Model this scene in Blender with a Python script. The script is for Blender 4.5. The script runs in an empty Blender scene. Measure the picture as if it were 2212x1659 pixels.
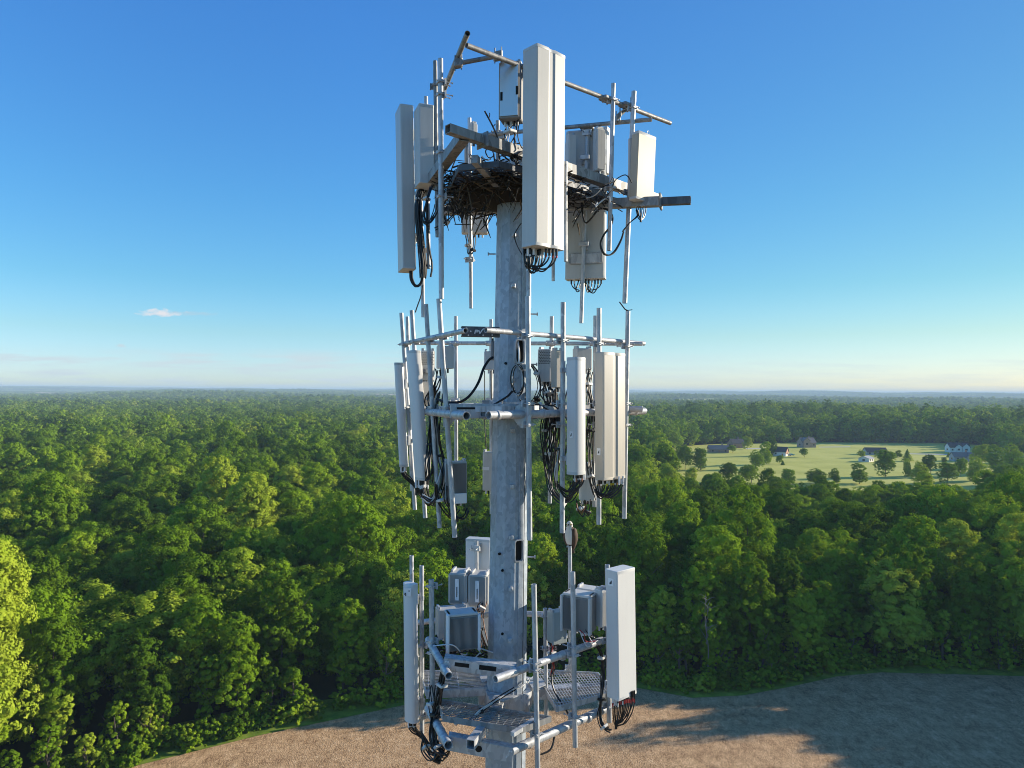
import bpy, math, random
import numpy as np
from mathutils import Vector, Matrix
R = math.radians
rnd = random.Random(7)
nr = np.random.default_rng(11)
sc = bpy.context.scene
COL = sc.collection

# ------------------------------------------------------------------ camera, sky, sun, exposure
FPX = 1534.0                       # focal length in the pixels the photo was measured in (2212 x 1659)
CAM_Z = 50.0
cam_d = bpy.data.cameras.new("camera")
cam_d.sensor_width = 36.0
cam_d.lens = FPX / 2212.0 * 36.0
cam_d.clip_start = 0.1
cam_d.clip_end = 40000.0
cam = bpy.data.objects.new("camera", cam_d)
COL.objects.link(cam)
MC = Matrix.Rotation(math.pi / 2 + R(0.54), 4, 'X') @ Matrix.Rotation(R(0.34), 4, 'Z')
cam.matrix_world = Matrix.Translation((0, 0, CAM_Z)) @ MC
sc.camera = cam

SUN_AZ, SUN_EL = R(17), R(15)      # azimuth counted from +X (right) towards +Y (away)
world = bpy.data.worlds.new("World")
sc.world = world
world.use_nodes = True
wt = world.node_tree
wt.nodes.clear()


def nd(t, typ, **kw):
    n = t.nodes.new(typ)
    for k, v in kw.items():
        if k.startswith('i_'):
            n.inputs[int(k[2:])].default_value = v
        else:
            setattr(n, k, v)
    return n


def mth(t, op, a, b=None, c=None, clamp=False):
    n = t.nodes.new('ShaderNodeMath')
    n.operation = op
    n.use_clamp = clamp
    for k, v in enumerate((a, b, c)):
        if v is None:
            continue
        if isinstance(v, (int, float)):
            n.inputs[k].default_value = v
        else:
            t.links.new(v, n.inputs[k])
    return n.outputs[0]


SKY_STRENGTH = 0.11
sky = nd(wt, 'ShaderNodeTexSky', sky_type='NISHITA', sun_disc=False, sun_elevation=SUN_EL,
         sun_rotation=math.pi / 2 - SUN_AZ, altitude=200.0, air_density=1.15, dust_density=0.12, ozone_density=2.2)
hsv = nd(wt, 'ShaderNodeHueSaturation')
hsv.inputs['Saturation'].default_value = 1.12
hsv.inputs['Value'].default_value = 1.0
wt.links.new(sky.outputs[0], hsv.inputs['Color'])
# clear evening air is bluer than the model's: one tint by height above the horizon
tint = nd(wt, 'ShaderNodeValToRGB')
_e = tint.color_ramp.elements
while len(_e) < 6: _e.new(.5)
for _k, (_p, _c) in enumerate(((.0, (.78, 1.10, 2.0)), (.02, (.75, 1.05, 1.98)), (.075, (.66, .96, 1.36)), (.14, (.53, .95, 1.27)), (.25, (.50, .99, 1.38)), (.46, (.52, 1.03, 1.60)))):
    _e[_k].position = _p
    _e[_k].color = (*[v_ / 2 for v_ in _c], 1)
skyt = nd(wt, 'ShaderNodeMix', data_type='RGBA', blend_type='MULTIPLY')
skyt.inputs[0].default_value = 1.0
skyt2 = nd(wt, 'ShaderNodeMix', data_type='RGBA', blend_type='MULTIPLY')
skyt2.inputs[0].default_value = 1.0
skyt2.inputs[7].default_value = (2, 2, 2, 1)
wt.links.new(hsv.outputs[0], skyt.inputs[6])
wt.links.new(tint.outputs[0], skyt.inputs[7])
wt.links.new(skyt.outputs[2], skyt2.inputs[6])
side = nd(wt, 'ShaderNodeValToRGB')
_e = side.color_ramp.elements
while len(_e) < 3: _e.new(.5)
for _k, (_p, _c) in enumerate(((.40, (1, 1, 1)), (.80, (.88, .73, .60)), (1.0, (.82, .66, .52)))):
    _e[_k].position = _p
    _e[_k].color = (*_c, 1)
skyt3 = nd(wt, 'ShaderNodeMix', data_type='RGBA', blend_type='MULTIPLY')
skyt3.inputs[0].default_value = 1.0
wt.links.new(skyt2.outputs[2], skyt3.inputs[6])
wt.links.new(side.outputs[0], skyt3.inputs[7])
tc = nd(wt, 'ShaderNodeTexCoord')
sp = nd(wt, 'ShaderNodeSeparateXYZ')
wt.links.new(tc.outputs['Generated'], sp.inputs[0])
wt.links.new(sp.outputs[2], tint.inputs[0])
wt.links.new(mth(wt, 'MULTIPLY_ADD', sp.outputs[0], .5, .5), side.inputs[0])
ys = mth(wt, 'MAXIMUM', sp.outputs[1], 0.02)
cu = mth(wt, 'DIVIDE', sp.outputs[0], ys)
cv = mth(wt, 'DIVIDE', sp.outputs[2], ys)


def cloud_noise(su, sv, det, off):
    cb = nd(wt, 'ShaderNodeCombineXYZ')
    wt.links.new(mth(wt, 'MULTIPLY', cu, su), cb.inputs[0])
    wt.links.new(mth(wt, 'MULTIPLY', cv, sv), cb.inputs[1])
    cb.inputs[2].default_value = off
    nz = nd(wt, 'ShaderNodeTexNoise')
    nz.inputs['Scale'].default_value = 1.0
    nz.inputs['Detail'].default_value = det
    nz.inputs['Roughness'].default_value = 0.6
    wt.links.new(cb.outputs[0], nz.inputs['Vector'])
    return nz.outputs[0]


def puff(u0, v0, a, b, off, su=70, sv=160):
    du = mth(wt, 'POWER', mth(wt, 'ABSOLUTE', mth(wt, 'DIVIDE', mth(wt, 'SUBTRACT', cu, u0), a)), 2.0)
    dv = mth(wt, 'POWER', mth(wt, 'ABSOLUTE', mth(wt, 'DIVIDE', mth(wt, 'SUBTRACT', cv, v0), b)), 2.0)
    e = mth(wt, 'SUBTRACT', 1.0, mth(wt, 'ADD', du, dv))
    n = mth(wt, 'MULTIPLY', mth(wt, 'SUBTRACT', cloud_noise(su, sv, 5, off), 0.5), 3.6)
    s = mth(wt, 'ADD', mth(wt, 'MULTIPLY', e, 0.8), n)
    s = mth(wt, 'MINIMUM', s, mth(wt, 'MULTIPLY', mth(wt, 'ADD', e, 0.6), 1.2))
    return mth(wt, 'MULTIPLY', s, 1.1, clamp=True)


p1 = puff(-0.497, 0.1065, 0.034, 0.0062, 3.0)
p2 = puff(-0.470, 0.1055, 0.060, 0.0035, 9.0)
p3 = puff(-0.551, 0.0600, 0.008, 0.0030, 5.0, 120, 240)
band = mth(wt, 'MULTIPLY', mth(wt, 'SUBTRACT', cloud_noise(9, 120, 7, 4.3), 0.45), 5.0, clamp=True)
bm1 = nd(wt, 'ShaderNodeMapRange', interpolation_type='SMOOTHSTEP')
for k, v in (('From Min', 0.060), ('From Max', 0.040), ('To Min', 0.0), ('To Max', 1.0)):
    bm1.inputs[k].default_value = v
wt.links.new(cv, bm1.inputs['Value'])
bmask = mth(wt, 'MULTIPLY', band, bm1.outputs[0])
bleft = nd(wt, 'ShaderNodeMapRange', interpolation_type='SMOOTHSTEP')
for k, v in (('From Min', 0.25), ('From Max', -0.25), ('To Min', 0.3), ('To Max', 0.9)):
    bleft.inputs[k].default_value = v
wt.links.new(cu, bleft.inputs['Value'])
bmask = mth(wt, 'MULTIPLY', bmask, bleft.outputs[0])


def wmix(base, fac, col):
    m = nd(wt, 'ShaderNodeMix', data_type='RGBA')
    wt.links.new(fac, m.inputs[0])
    wt.links.new(base, m.inputs[6])
    m.inputs[7].default_value = col
    return m.outputs[2]


c0 = wmix(skyt3.outputs[2], bmask, (3.8, 4.45, 4.8, 1))
c0 = wmix(c0, mth(wt, 'MULTIPLY', p2, 0.4), (3.4, 3.7, 4.1, 1))
c0 = wmix(c0, mth(wt, 'MULTIPLY', p1, 0.9), (5.0, 4.9, 5.1, 1))
c0 = wmix(c0, mth(wt, 'MULTIPLY', p3, 0.6), (4.0, 4.0, 4.3, 1))
bg = nd(wt, 'ShaderNodeBackground')
bg.inputs['Strength'].default_value = SKY_STRENGTH
wt.links.new(c0, bg.inputs['Color'])
wo = nd(wt, 'ShaderNodeOutputWorld')
wt.links.new(bg.outputs[0], wo.inputs[0])

sun_d = bpy.data.lights.new("sun", 'SUN')
sun_d.energy = 5.0
sun_d.angle = R(0.5)
sun_d.color = (1.0, 0.89, 0.72)
sun = bpy.data.objects.new("sun", sun_d)
COL.objects.link(sun)
SUN_V = Vector((math.cos(SUN_AZ) * math.cos(SUN_EL), math.sin(SUN_AZ) * math.cos(SUN_EL), math.sin(SUN_EL)))
sun.rotation_euler = SUN_V.to_track_quat('Z', 'Y').to_euler()
sun.location = (60, 30, 90)

sc.view_settings.view_transform = 'Standard'
sc.view_settings.look = 'None'
sc.view_settings.gamma = 1.0
sc.view_settings.exposure = 0.6
sc.render.engine = 'CYCLES'
sc.cycles.use_denoising = True
sc.cycles.denoising_input_passes = 'RGB_ALBEDO_NORMAL'
sc.cycles.denoising_prefilter = 'ACCURATE'
sc.cycles.max_bounces = 5
sc.cycles.diffuse_bounces = 2
sc.cycles.filter_width = 1.0
sc.cycles.volume_bounces = 0
sc.cycles.transparent_max_bounces = 6


# ------------------------------------------------------------------ helpers
def tag(o, label=None, cat=None, group=None, kind=None):
    if label: o['label'] = label
    if cat: o['category'] = cat
    if group: o['group'] = group
    if kind: o['kind'] = kind
    return o


def empty(name, loc, label, cat, group=None):
    o = bpy.data.objects.new(name, None)
    o.empty_display_size = 0.2
    o.location = loc
    COL.objects.link(o)
    return tag(o, label, cat, group)


def origin_of(parent):
    o = Vector((0, 0, 0))
    while parent is not None:
        o = o + Vector(parent.location)
        parent = parent.parent
    return o


class MB:
    """collects shapes in world coordinates; build() links them as one mesh object"""

    def __init__(s):
        s.v, s.f, s.m = [], [], []
        s.mi = 0

    def add(s, vs, fs):
        b = len(s.v)
        s.v.extend([tuple(q) for q in vs])
        s.f.extend([tuple(b + i for i in f) for f in fs])
        s.m.extend([s.mi] * len(fs))

    def box(s, c, ax, h):
        """centre, three unit axes, half sizes"""
        c = Vector(c)
        vs = [c + ax[0] * (h[0] * i) + ax[1] * (h[1] * j) + ax[2] * (h[2] * k) for i in (-1, 1) for j in (-1, 1) for k in (-1, 1)]
        s.add(vs, [(0, 1, 3, 2), (4, 6, 7, 5), (0, 4, 5, 1), (2, 3, 7, 6), (0, 2, 6, 4), (1, 5, 7, 3)])

    def bbox(s, c, ax, h, b):
        """box with bevelled vertical (third axis) edges and top/bottom chamfer"""
        prof = []
        for sx, sy in ((1, 1), (-1, 1), (-1, -1), (1, -1)):
            pts = [(sx * h[0], sy * (h[1] - b)), (sx * (h[0] - b), sy * h[1])]
            if sx * sy < 0: pts.reverse()
            prof += pts
        c = Vector(c)
        rings = []
        for z, sh in ((-h[2], b * .6), (-h[2] + b * .6, 0), (h[2] - b * .6, 0), (h[2], b * .6)):
            rings.append([c + ax[0] * (p[0] - math.copysign(sh, p[0])) + ax[1] * (p[1] - math.copysign(sh, p[1])) + ax[2] * z for p in prof])
        s.loft(rings)

    def loft(s, rings, cap=True, closed=True):
        n = len(rings[0])
        vs = [p for r in rings for p in r]
        fs = []
        for k in range(len(rings) - 1):
            for i in range(n if closed else n - 1):
                j = (i + 1) % n
                fs.append((k * n + i, k * n + j, (k + 1) * n + j, (k + 1) * n + i))
        if cap:
            fs.append(tuple(range(n - 1, -1, -1)))
            fs.append(tuple((len(rings) - 1) * n + i for i in range(n)))
        s.add(vs, fs)

    def tube(s, a, b, r, n=12, open0=False, open1=False, r1=None):
        a, b = Vector(a), Vector(b)
        d = (b - a).normalized()
        u = d.orthogonal().normalized()
        w = d.cross(u)
        r1 = r if r1 is None else r1
        ring = lambda c, q: [c + u * (q * math.cos(2 * math.pi * i / n)) + w * (q * math.sin(2 * math.pi * i / n)) for i in range(n)]
        rings = []
        deep = min(0.35, (b - a).length * .3)
        if open0: rings += [ring(a + d * deep, r * .82), ring(a, r * .82)]
        rings += [ring(a, r), ring(b, r1)]
        if open1: rings += [ring(b, r1 * .82), ring(b - d * deep, r1 * .82)]
        s.loft(rings)

    def sqtube(s, a, b, h, up=Vector((0, 0, 1)), open0=False, open1=False):
        a, b = Vector(a), Vector(b)
        d = (b - a).normalized()
        u = d.cross(up).normalized()
        w = u.cross(d)
        hw, hh = h if isinstance(h, tuple) else (h, h)
        ring = lambda c, q: [c + u * (hw * q * i) + w * (hh * q * j) for i, j in ((-1, -1), (1, -1), (1, 1), (-1, 1))]
        rings = []
        if open0: rings += [ring(a + d * .3, .86), ring(a, .86)]
        rings += [ring(a, 1), ring(b, 1)]
        if open1: rings += [ring(b, .86), ring(b - d * .3, .86)]
        s.loft(rings)

    def path(s, pts, r, n=6):
        pts = [Vector(p) for p in pts]
        rings = []
        u = None
        for i, p in enumerate(pts):
            d = (pts[min(i + 1, len(pts) - 1)] - pts[max(i - 1, 0)])
            if d.length < 1e-6: d = Vector((0, 0, 1))
            d.normalize()
            u = d.orthogonal() if u is None else (u - d * u.dot(d))
            if u.length < 1e-6: u = d.orthogonal()
            u = u.normalized()
            w = d.cross(u)
            rr = r[i] if isinstance(r, (list, tuple)) else r
            rings.append([p + u * (rr * math.cos(2 * math.pi * k / n)) + w * (rr * math.sin(2 * math.pi * k / n)) for k in range(n)])
        s.loft(rings)

    def build(s, name, mat, parent=None, smooth=True, sharp=38, **kw):
        o0 = origin_of(parent)
        me = bpy.data.meshes.new(name)
        me.from_pydata([tuple(Vector(p) - o0) for p in s.v], [], s.f)
        for m in (mat if isinstance(mat, (list, tuple)) else [mat]):
            me.materials.append(m)
        if s.mi or any(s.m):
            me.polygons.foreach_set('material_index', s.m)
        if smooth:
            me.polygons.foreach_set('use_smooth', [True] * len(me.polygons))
            me.set_sharp_from_angle(angle=R(sharp))
        me.update()
        o = bpy.data.objects.new(name, me)
        COL.objects.link(o)
        if parent is not None: o.parent = parent
        if kw: tag(o, **kw)
        return o


def catmull(pts, k=6):
    pts = [Vector(p) for p in pts]
    if len(pts) < 3:
        return pts
    q = [pts[0] * 2 - pts[1]] + pts + [pts[-1] * 2 - pts[-2]]
    out = []
    for i in range(1, len(q) - 2):
        p0, p1, p2, p3 = q[i - 1:i + 3]
        for j in range(k):
            t = j / k
            out.append(0.5 * ((2 * p1) + (p2 - p0) * t + (2 * p0 - 5 * p1 + 4 * p2 - p3) * t * t + (3 * p1 - p0 - 3 * p2 + p3) * t ** 3))
    out.append(pts[-1])
    return out


M3 = MC.to_3x3()
CAMP = Vector((0, 0, CAM_Z))


def P(px, py, D):
    """the point that a photo pixel shows at distance D along the view"""
    d = M3 @ Vector(((px - 1106) / FPX, -(py - 829.5) / FPX, -1))
    return CAMP + d * (D / d.y)


AX = Vector((-.03, 12.0))          # the monopole's axis
UP = Vector((0, 0, 1))
FACES = {'A': (-48, 1.05), 'Bt': (-166, 1.1), 'Bm': (-156, 1.33), 'Bl': (-162, 1.33), 'C': (72, 1.05)}


def nrm(f):
    a = R(FACES[f][0]) if isinstance(f, str) else R(f)
    return Vector((math.cos(a), math.sin(a), 0))


def don(f, off, px, py=844):
    """depth at which the ray through a pixel column meets the face plane, off metres outside the face"""
    N = nrm(f).xy
    d = M3 @ Vector(((px - 1106) / FPX, -(py - 829.5) / FPX, -1))
    d = d / d.y
    return (FACES[f][1] + off + N.dot(AX)) / N.dot(d.xy)


def F(f, off, px, py):
    return P(px, py, don(f, off, px, py))


# ------------------------------------------------------------------ materials
def principled(name, base, rough=0.6, metal=0.0, spec=0.5):
    m = bpy.data.materials.new(name)
    m.use_nodes = True
    b = m.node_tree.nodes['Principled BSDF']
    b.inputs['Base Color'].default_value = (*base, 1)
    b.inputs['Roughness'].default_value = rough
    b.inputs['Metallic'].default_value = metal
    b.inputs['Specular IOR Level'].default_value = spec
    return m, m.node_tree, b


def ramp(t, src, stops):
    r = t.nodes.new('ShaderNodeValToRGB')
    e = r.color_ramp.elements
    while len(e) < len(stops): e.new(0.5)
    for k, (p, c) in enumerate(stops):
        e[k].position = p
        e[k].color = (*c, 1)
    t.links.new(src, r.inputs[0])
    return r.outputs[0]


def objco(t, scale=(1, 1, 1)):
    c = t.nodes.new('ShaderNodeTexCoord')
    mp = t.nodes.new('ShaderNodeMapping')
    mp.inputs['Scale'].default_value = scale
    t.links.new(c.outputs['Object'], mp.inputs[0])
    return mp.outputs[0]


def noise(t, vec, scale, detail=4, rough=.55):
    n = t.nodes.new('ShaderNodeTexNoise')
    n.inputs['Scale'].default_value = scale
    n.inputs['Detail'].default_value = detail
    n.inputs['Roughness'].default_value = rough
    t.links.new(vec, n.inputs['Vector'])
    return n.outputs[0]


def bump(t, b, h, strength, dist=.01):
    n = t.nodes.new('ShaderNodeBump')
    n.inputs['Strength'].default_value = strength
    n.inputs['Distance'].default_value = dist
    t.links.new(h, n.inputs['Height'])
    t.links.new(n.outputs[0], b.inputs['Normal'])


def galvanised(name, lo, hi, metal=.55, rough=.5, spangle=16, str_=(1, 1, .45)):
    m, t, b = principled(name, hi, rough, metal)
    co = objco(t, str_)
    vo = t.nodes.new('ShaderNodeTexVoronoi')
    vo.inputs['Scale'].default_value = spangle
    wv = t.nodes.new('ShaderNodeVectorMath')
    nz = t.nodes.new('ShaderNodeTexNoise')
    nz.inputs['Scale'].default_value = 9
    t.links.new(co, nz.inputs['Vector'])
    sc_ = t.nodes.new('ShaderNodeVectorMath')
    sc_.operation = 'SCALE'
    sc_.inputs['Scale'].default_value = .12
    t.links.new(nz.outputs['Color'], sc_.inputs[0])
    t.links.new(co, wv.inputs[0])
    t.links.new(sc_.outputs[0], wv.inputs[1])
    t.links.new(wv.outputs[0], vo.inputs['Vector'])
    sep = t.nodes.new('ShaderNodeSeparateColor')
    t.links.new(vo.outputs['Color'], sep.inputs[0])
    big = noise(t, co, 2.2, 5, .6)
    v = mth(t, 'ADD', mth(t, 'MULTIPLY', sep.outputs[0], .6), mth(t, 'MULTIPLY', big, .38))
    t.links.new(ramp(t, v, [(.15, lo), (.85, hi)]), b.inputs['Base Color'])
    t.links.new(mth(t, 'ADD', mth(t, 'MULTIPLY', sep.outputs[1], .22), rough - .1), b.inputs['Roughness'])
    return m


MG = galvanised('galvanised steel', (.36, .37, .39), (.62, .63, .64), .3)
MPOLE = galvanised('galvanised pole', (.30, .345, .40), (.46, .51, .57), .25, .5, 19, (1, 1, .6))
MGSHADE = galvanised('shade-darkened steel', (.20, .20, .20), (.38, .375, .365), .3, .55)  # darker steel copy: top platform and front grating shade put into its colour


def painted(name, base, rough=.5, dirt=.12):
    m, t, b = principled(name, base, rough)
    co = objco(t, (1, 1, .35))
    v = noise(t, co, 3.0, 5, .6)
    dk = tuple(c * (1 - dirt * 1.6) for c in base)
    st = noise(t, objco(t, (1, 1, .06)), 17.0, 3, .6)
    v = mth(t, 'ADD', mth(t, 'MULTIPLY', v, .6), mth(t, 'MULTIPLY', st, .4))
    t.links.new(ramp(t, v, [(.32, dk), (.56, base)]), b.inputs['Base Color'])
    return m


M_BIG = painted('radome pale grey', (.56, .545, .51), .45, .05)
M_WHITE = painted('radome white', (.70, .695, .68), .4, .03)
M_BEIGE = painted('radome beige', (.49, .42, .31), .5, .05)
M_CREAM = painted('radome cream', (.55, .505, .43), .5, .05)
M_GREYP = painted('radome light grey', (.56, .57, .56), .45, .06)
M_RRU = painted('radio housing grey', (.52, .52, .50), .5, .1)
M_RRUW = painted('radio housing white', (.64, .635, .61), .5, .08)
M_DARKFIN = painted('dark cooling fins', (.30, .285, .27), .6, .2)
M_CAB = painted('cabinet grey green', (.36, .40, .39), .5, .1)
MGDARK = galvanised('dark and shade-toned steel', (.07, .075, .085), (.14, .145, .155), .3, .55)  # dark plate steel; on beam end and top gratings shade is put into colour
M_BLACK = principled('black rubber', (.012, .012, .013), .45)[0]
M_HOLE = principled('dark inside', (.01, .009, .008), .9)[0]
M_PLATE = principled('mirror plate', (.62, .61, .58), .32, .6)[0]
M_RED = principled('red tape', (.45, .03, .03), .5)[0]
M_WTAPE = principled('white tape', (.75, .75, .75), .5)[0]
M_YTAPE = principled('yellow tape', (.7, .55, .03), .5)[0]
M_LABEL = principled('sticker white', (.88, .88, .88), .4)[0]
M_INK = principled('ink dark', (.03, .04, .05), .5)[0]
M_ORANGE = principled('copper orange', (.30, .12, .055), .5)[0]
M_TWIG = painted('twig bark', (.032, .027, .022), .9, .4)
M_TWIGL = painted('dry twig', (.13, .095, .06), .9, .2)

AXW = (Vector((1, 0, 0)), Vector((0, 1, 0)), UP)

# ------------------------------------------------------------------ terrain
WAVES = []
for wl, am in ((5200, 7), (3100, 6), (1900, 5), (1150, 4), (640, 2.2)):
    for k in range(3):
        a = rnd.uniform(0, 2 * math.pi)
        WAVES.append((math.cos(a) * 2 * math.pi / wl, math.sin(a) * 2 * math.pi / wl, rnd.uniform(0, 6.28), am * .95))
HILLS = [(420, 1060, 300, 190, 15), (-420, 2300, 420, 260, 9), (760, 860, 260, 120, 10), (-1500, 3400, 700, 350, 9), (-4200, 11000, 2300, 900, 20), (3000, 12000, 2600, 900, 17), (-7500, 10500, 1500, 900, 24), (7000, 11500, 1800, 900, 15), (500, 9000, 900, 500, 9)]


def hgt(x, y):
    x = np.asarray(x, float); y = np.asarray(y, float)
    r = np.hypot(x, y)
    z = np.zeros_like(r)
    for a, b, c, am in WAVES:
        z = z + am * np.sin(a * x + b * y + c)
    t = np.clip((r - 720) / 1500, 0, 1)
    far = np.clip((r - 2500) / 9500, 0, 1)
    z = z * (.35 * t * t * (3 - 2 * t) + .65 * np.clip((r - 2200) / 3500, 0, 1)) + 22 * far * far * (3 - 2 * far) - 7 * np.clip((r - 500) / 900, 0, 1) * (1 - far)
    for hx, hy, sx, sy, am in HILLS:
        z = z + am * np.exp(-((x - hx) / sx) ** 2 - ((y - hy) / sy) ** 2)
    z = z + np.clip((r - 2600) / 2500, 0, 1) * 5.0 * np.sin(y / 310.0 + 1.3 * np.sin(x / 900.0)) + np.clip((r - 1300) / 900, 0, 1) * np.clip((4500 - r) / 900, 0, 1) * 4.0 * np.sin(y / 150.0 + 2.1 * np.sin(x / 520.0))
    return np.clip(z, -8, 52)


def mesh_np(name, v, f, mat, **kw):
    me = bpy.data.meshes.new(name)
    me.from_pydata(v, [], f)
    me.materials.append(mat)
    me.update()
    o = bpy.data.objects.new(name, me)
    COL.objects.link(o)
    if kw: tag(o, **kw)
    return o


def ground_mat():
    m, t, b = principled('forest floor', (.05, .06, .03), 1.0, spec=.1)
    g = t.nodes.new('ShaderNodeNewGeometry')
    v = noise(t, g.outputs['Position'], .05, 5, .6)
    t.links.new(ramp(t, v, [(.3, (.025, .035, .014)), (.7, (.06, .075, .03))]), b.inputs['Base Color'])
    return m


M_GROUND = ground_mat()
radii = [0.0] + [20 * 1.14 ** k for k in range(51)]
NA = 180
gv, gf = [(0, 0, 0)], []
for k, r in enumerate(radii[1:]):
    for j in range(NA):
        a = 2 * math.pi * j / NA
        gv.append((r * math.cos(a), r * math.sin(a), 0))
gz = hgt([p[0] for p in gv], [p[1] for p in gv])
gv = [(p[0], p[1], float(z)) for p, z in zip(gv, gz)]
for j in range(NA):
    gf.append((0, 1 + j, 1 + (j + 1) % NA))
    for k in range(len(radii) - 2):
        a, b2 = 1 + k * NA + j, 1 + k * NA + (j + 1) % NA
        gf.append((a, a + NA, b2 + NA, b2))
og = mesh_np('ground', gv, gf, M_GROUND, kind='structure', label='woodland floor and rolling land to the horizon')
for p in og.data.polygons: p.use_smooth = True

# the edge of the ploughed field, left to right, then round behind the camera
EDGE = [(-125, -60), (-92, 10), (-72, 60), (-59, 85), (-50, 95.5), (-36.7, 104), (-17.5, 114), (0, 120.5), (21, 121.5), (30, 117.5), (38, 118.5),
        (47, 122), (57, 126.5), (66, 128.5), (78, 128), (92, 127), (104, 117), (112, 90), (118, 40), (122, -60)]
EX = np.array([p[0] for p in EDGE]); EY = np.array([p[1] for p in EDGE])


def field_mat():
    m, t, b = principled('ploughed field', (.3, .2, .13), 1.0, spec=.08)
    g = t.nodes.new('ShaderNodeNewGeometry')
    pos = g.outputs['Position']
    mp = t.nodes.new('ShaderNodeMapping')
    mp.inputs['Rotation'].default_value = (0, 0, R(34))
    mp.inputs['Scale'].default_value = (1.0, .45, 1)
    t.links.new(pos, mp.inputs[0])
    n1 = noise(t, mp.outputs[0], 8.0, 3, .8)
    mf_ = t.nodes.new('ShaderNodeMapping')
    mf_.inputs['Rotation'].default_value = (0, 0, R(-17))
    mf_.inputs['Scale'].default_value = (.035, .9, 1)
    t.links.new(pos, mf_.inputs[0])
    nf = noise(t, mf_.outputs[0], 1.0, 4, .7)
    n2 = noise(t, pos, .35, 5, .6)
    n3 = noise(t, mp.outputs[0], 1.1, 4, .6)
    v = mth(t, 'ADD', mth(t, 'MULTIPLY', n1, .8), mth(t, 'MULTIPLY', mth(t, 'SUBTRACT', n2, .5), .22))
    v = mth(t, 'ADD', v, mth(t, 'MULTIPLY', mth(t, 'SUBTRACT', n3, .5), .22))
    v = mth(t, 'ADD', v, mth(t, 'MULTIPLY', mth(t, 'SUBTRACT', nf, .5), .10))
    c = ramp(t, v, [(.25, (.16, .088, .045)), (.40, (.58, .37, .20)), (.52, (.86, .58, .33)), (.61, (.98, .86, .60))])
    t.links.new(c, b.inputs['Base Color'])
    bump(t, b, v, 1.0, .35)
    return m


fv = [(x, y, .05) for x, y in EDGE]
fo = mesh_np('field', fv, [tuple(range(len(fv) - 1, -1, -1))], field_mat(), kind='structure', label='bare ploughed brown field strewn with pale straw')


def grass_mat(name, c0_, c1_, c2_, s=.12):
    m, t, b = principled(name, c1_, 1.0, spec=.1)
    g = t.nodes.new('ShaderNodeNewGeometry')
    n1 = noise(t, g.outputs['Position'], s, 5, .6)
    n2 = noise(t, g.outputs['Position'], s * 14, 3, .6)
    v = mth(t, 'ADD', mth(t, 'MULTIPLY', n1, .75), mth(t, 'MULTIPLY', n2, .25))
    t.links.new(ramp(t, v, [(.32, c0_), (.5, c1_), (.68, c2_)]), b.inputs['Base Color'])
    return m


M_LAWN = grass_mat('mown lawn', (.42, .42, .085), (.54, .53, .12), (.64, .60, .16), .03)
LAWN = [(60, 285), (110, 262), (200, 262), (300, 300), (372, 420), (420, 560), (455, 690), (430, 716), (300, 712), (210, 690), (150, 650), (110, 560), (90, 450), (66, 350)]
mesh_np('lawn', [(x, y, .06) for x, y in LAWN], [tuple(range(len(LAWN)))], M_LAWN, kind='structure', label='wide mown lawn around the houses')
M_GRASSSTRIP = grass_mat('field margin grass', (.10, .16, .02), (.2, .28, .035), (.33, .40, .06), .4)
# the grassy margin between field and wood
mg, mf = [], []
for i, (x, y) in enumerate(EDGE[1:-1]):
    a = Vector((EDGE[i + 2][0] - EDGE[i][0], EDGE[i + 2][1] - EDGE[i][1], 0)).normalized()
    n = Vector((-a.y, a.x, 0))
    w = 9 if x < -30 else 4
    for o_ in (-1.2, w):
        mg.append((x + n.x * o_, y + n.y * o_, .09))
for i in range(len(EDGE) - 3):
    mf.append((2 * i, 2 * i + 2, 2 * i + 3, 2 * i + 1))
mesh_np('field_margin', mg, mf, M_GRASSSTRIP, kind='structure', label='strip of wild grass between field and wood')
M_TAN = grass_mat('stubble', (.40, .28, .14), (.52, .38, .2), (.62, .47, .27), .01)
M_ROAD = principled('drive gravel', (.52, .50, .45), .9)[0]


def sheet(name, pix, z, mat, label):
    """a ground sheet whose corners are given as photo pixels on level z"""
    vs = []
    for px, py in pix:
        d = M3 @ Vector(((px - 1106) / FPX, -(py - 829.5) / FPX, -1))
        p = CAMP + d * ((z - CAM_Z) / d.z)
        vs.append(tuple(p))
    return mesh_np(name, vs, [tuple(range(len(vs)))], mat, kind='structure', label=label)


sheet('driveway', [(1608, 968.6), (1648, 967.2), (1650, 969), (1612, 970.6)], .10, M_ROAD, 'pale drive in front of the far houses')
sheet('driveway', [(1768, 965), (1836, 964.5), (1838, 966), (1770, 966.4)], .10, M_ROAD, 'pale drive beside the stone house')
sheet('driveway', [(1962, 979.5), (2048, 980.6), (2048, 982.6), (1962, 981)], .10, M_ROAD, 'pale drive leading to the white gabled house')

# ------------------------------------------------------------------ the tower: steel pole
pole = empty('monopole', (AX.x, AX.y, 0), 'tall faceted galvanised steel pole carrying the three antenna platforms', 'steel pole')


def prad(z):
    return .285 + (53.9 - z) * .0058


def lean(z):
    return (z - 48.5) * .0095


PN, PH = 12, R(-90 + 18.4)           # a facet edge 20 degrees right of the view


def pole_pt(a, z, out=0.0):
    r = prad(z) + out
    return Vector((AX.x + lean(z) + r * math.cos(a), AX.y + r * math.sin(a), z))


m = MB()
rings = []
for z in (0, 6, 14, 24, 34, 40, 44, 46, 48, 50, 52, 53.85):
    rings.append([pole_pt(PH + 2 * math.pi * i / PN, z) for i in range(PN)])
m.loft(rings)
m.build('shaft', MPOLE, pole, sharp=18)
# seam weld running down the pole
m = MB()
a = PH + R(14)
m.path([pole_pt(a, z, -.004) for z in (42, 46, 50, 53.5)], .009, 6)
m.build('seam', MPOLE, pole)


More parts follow.
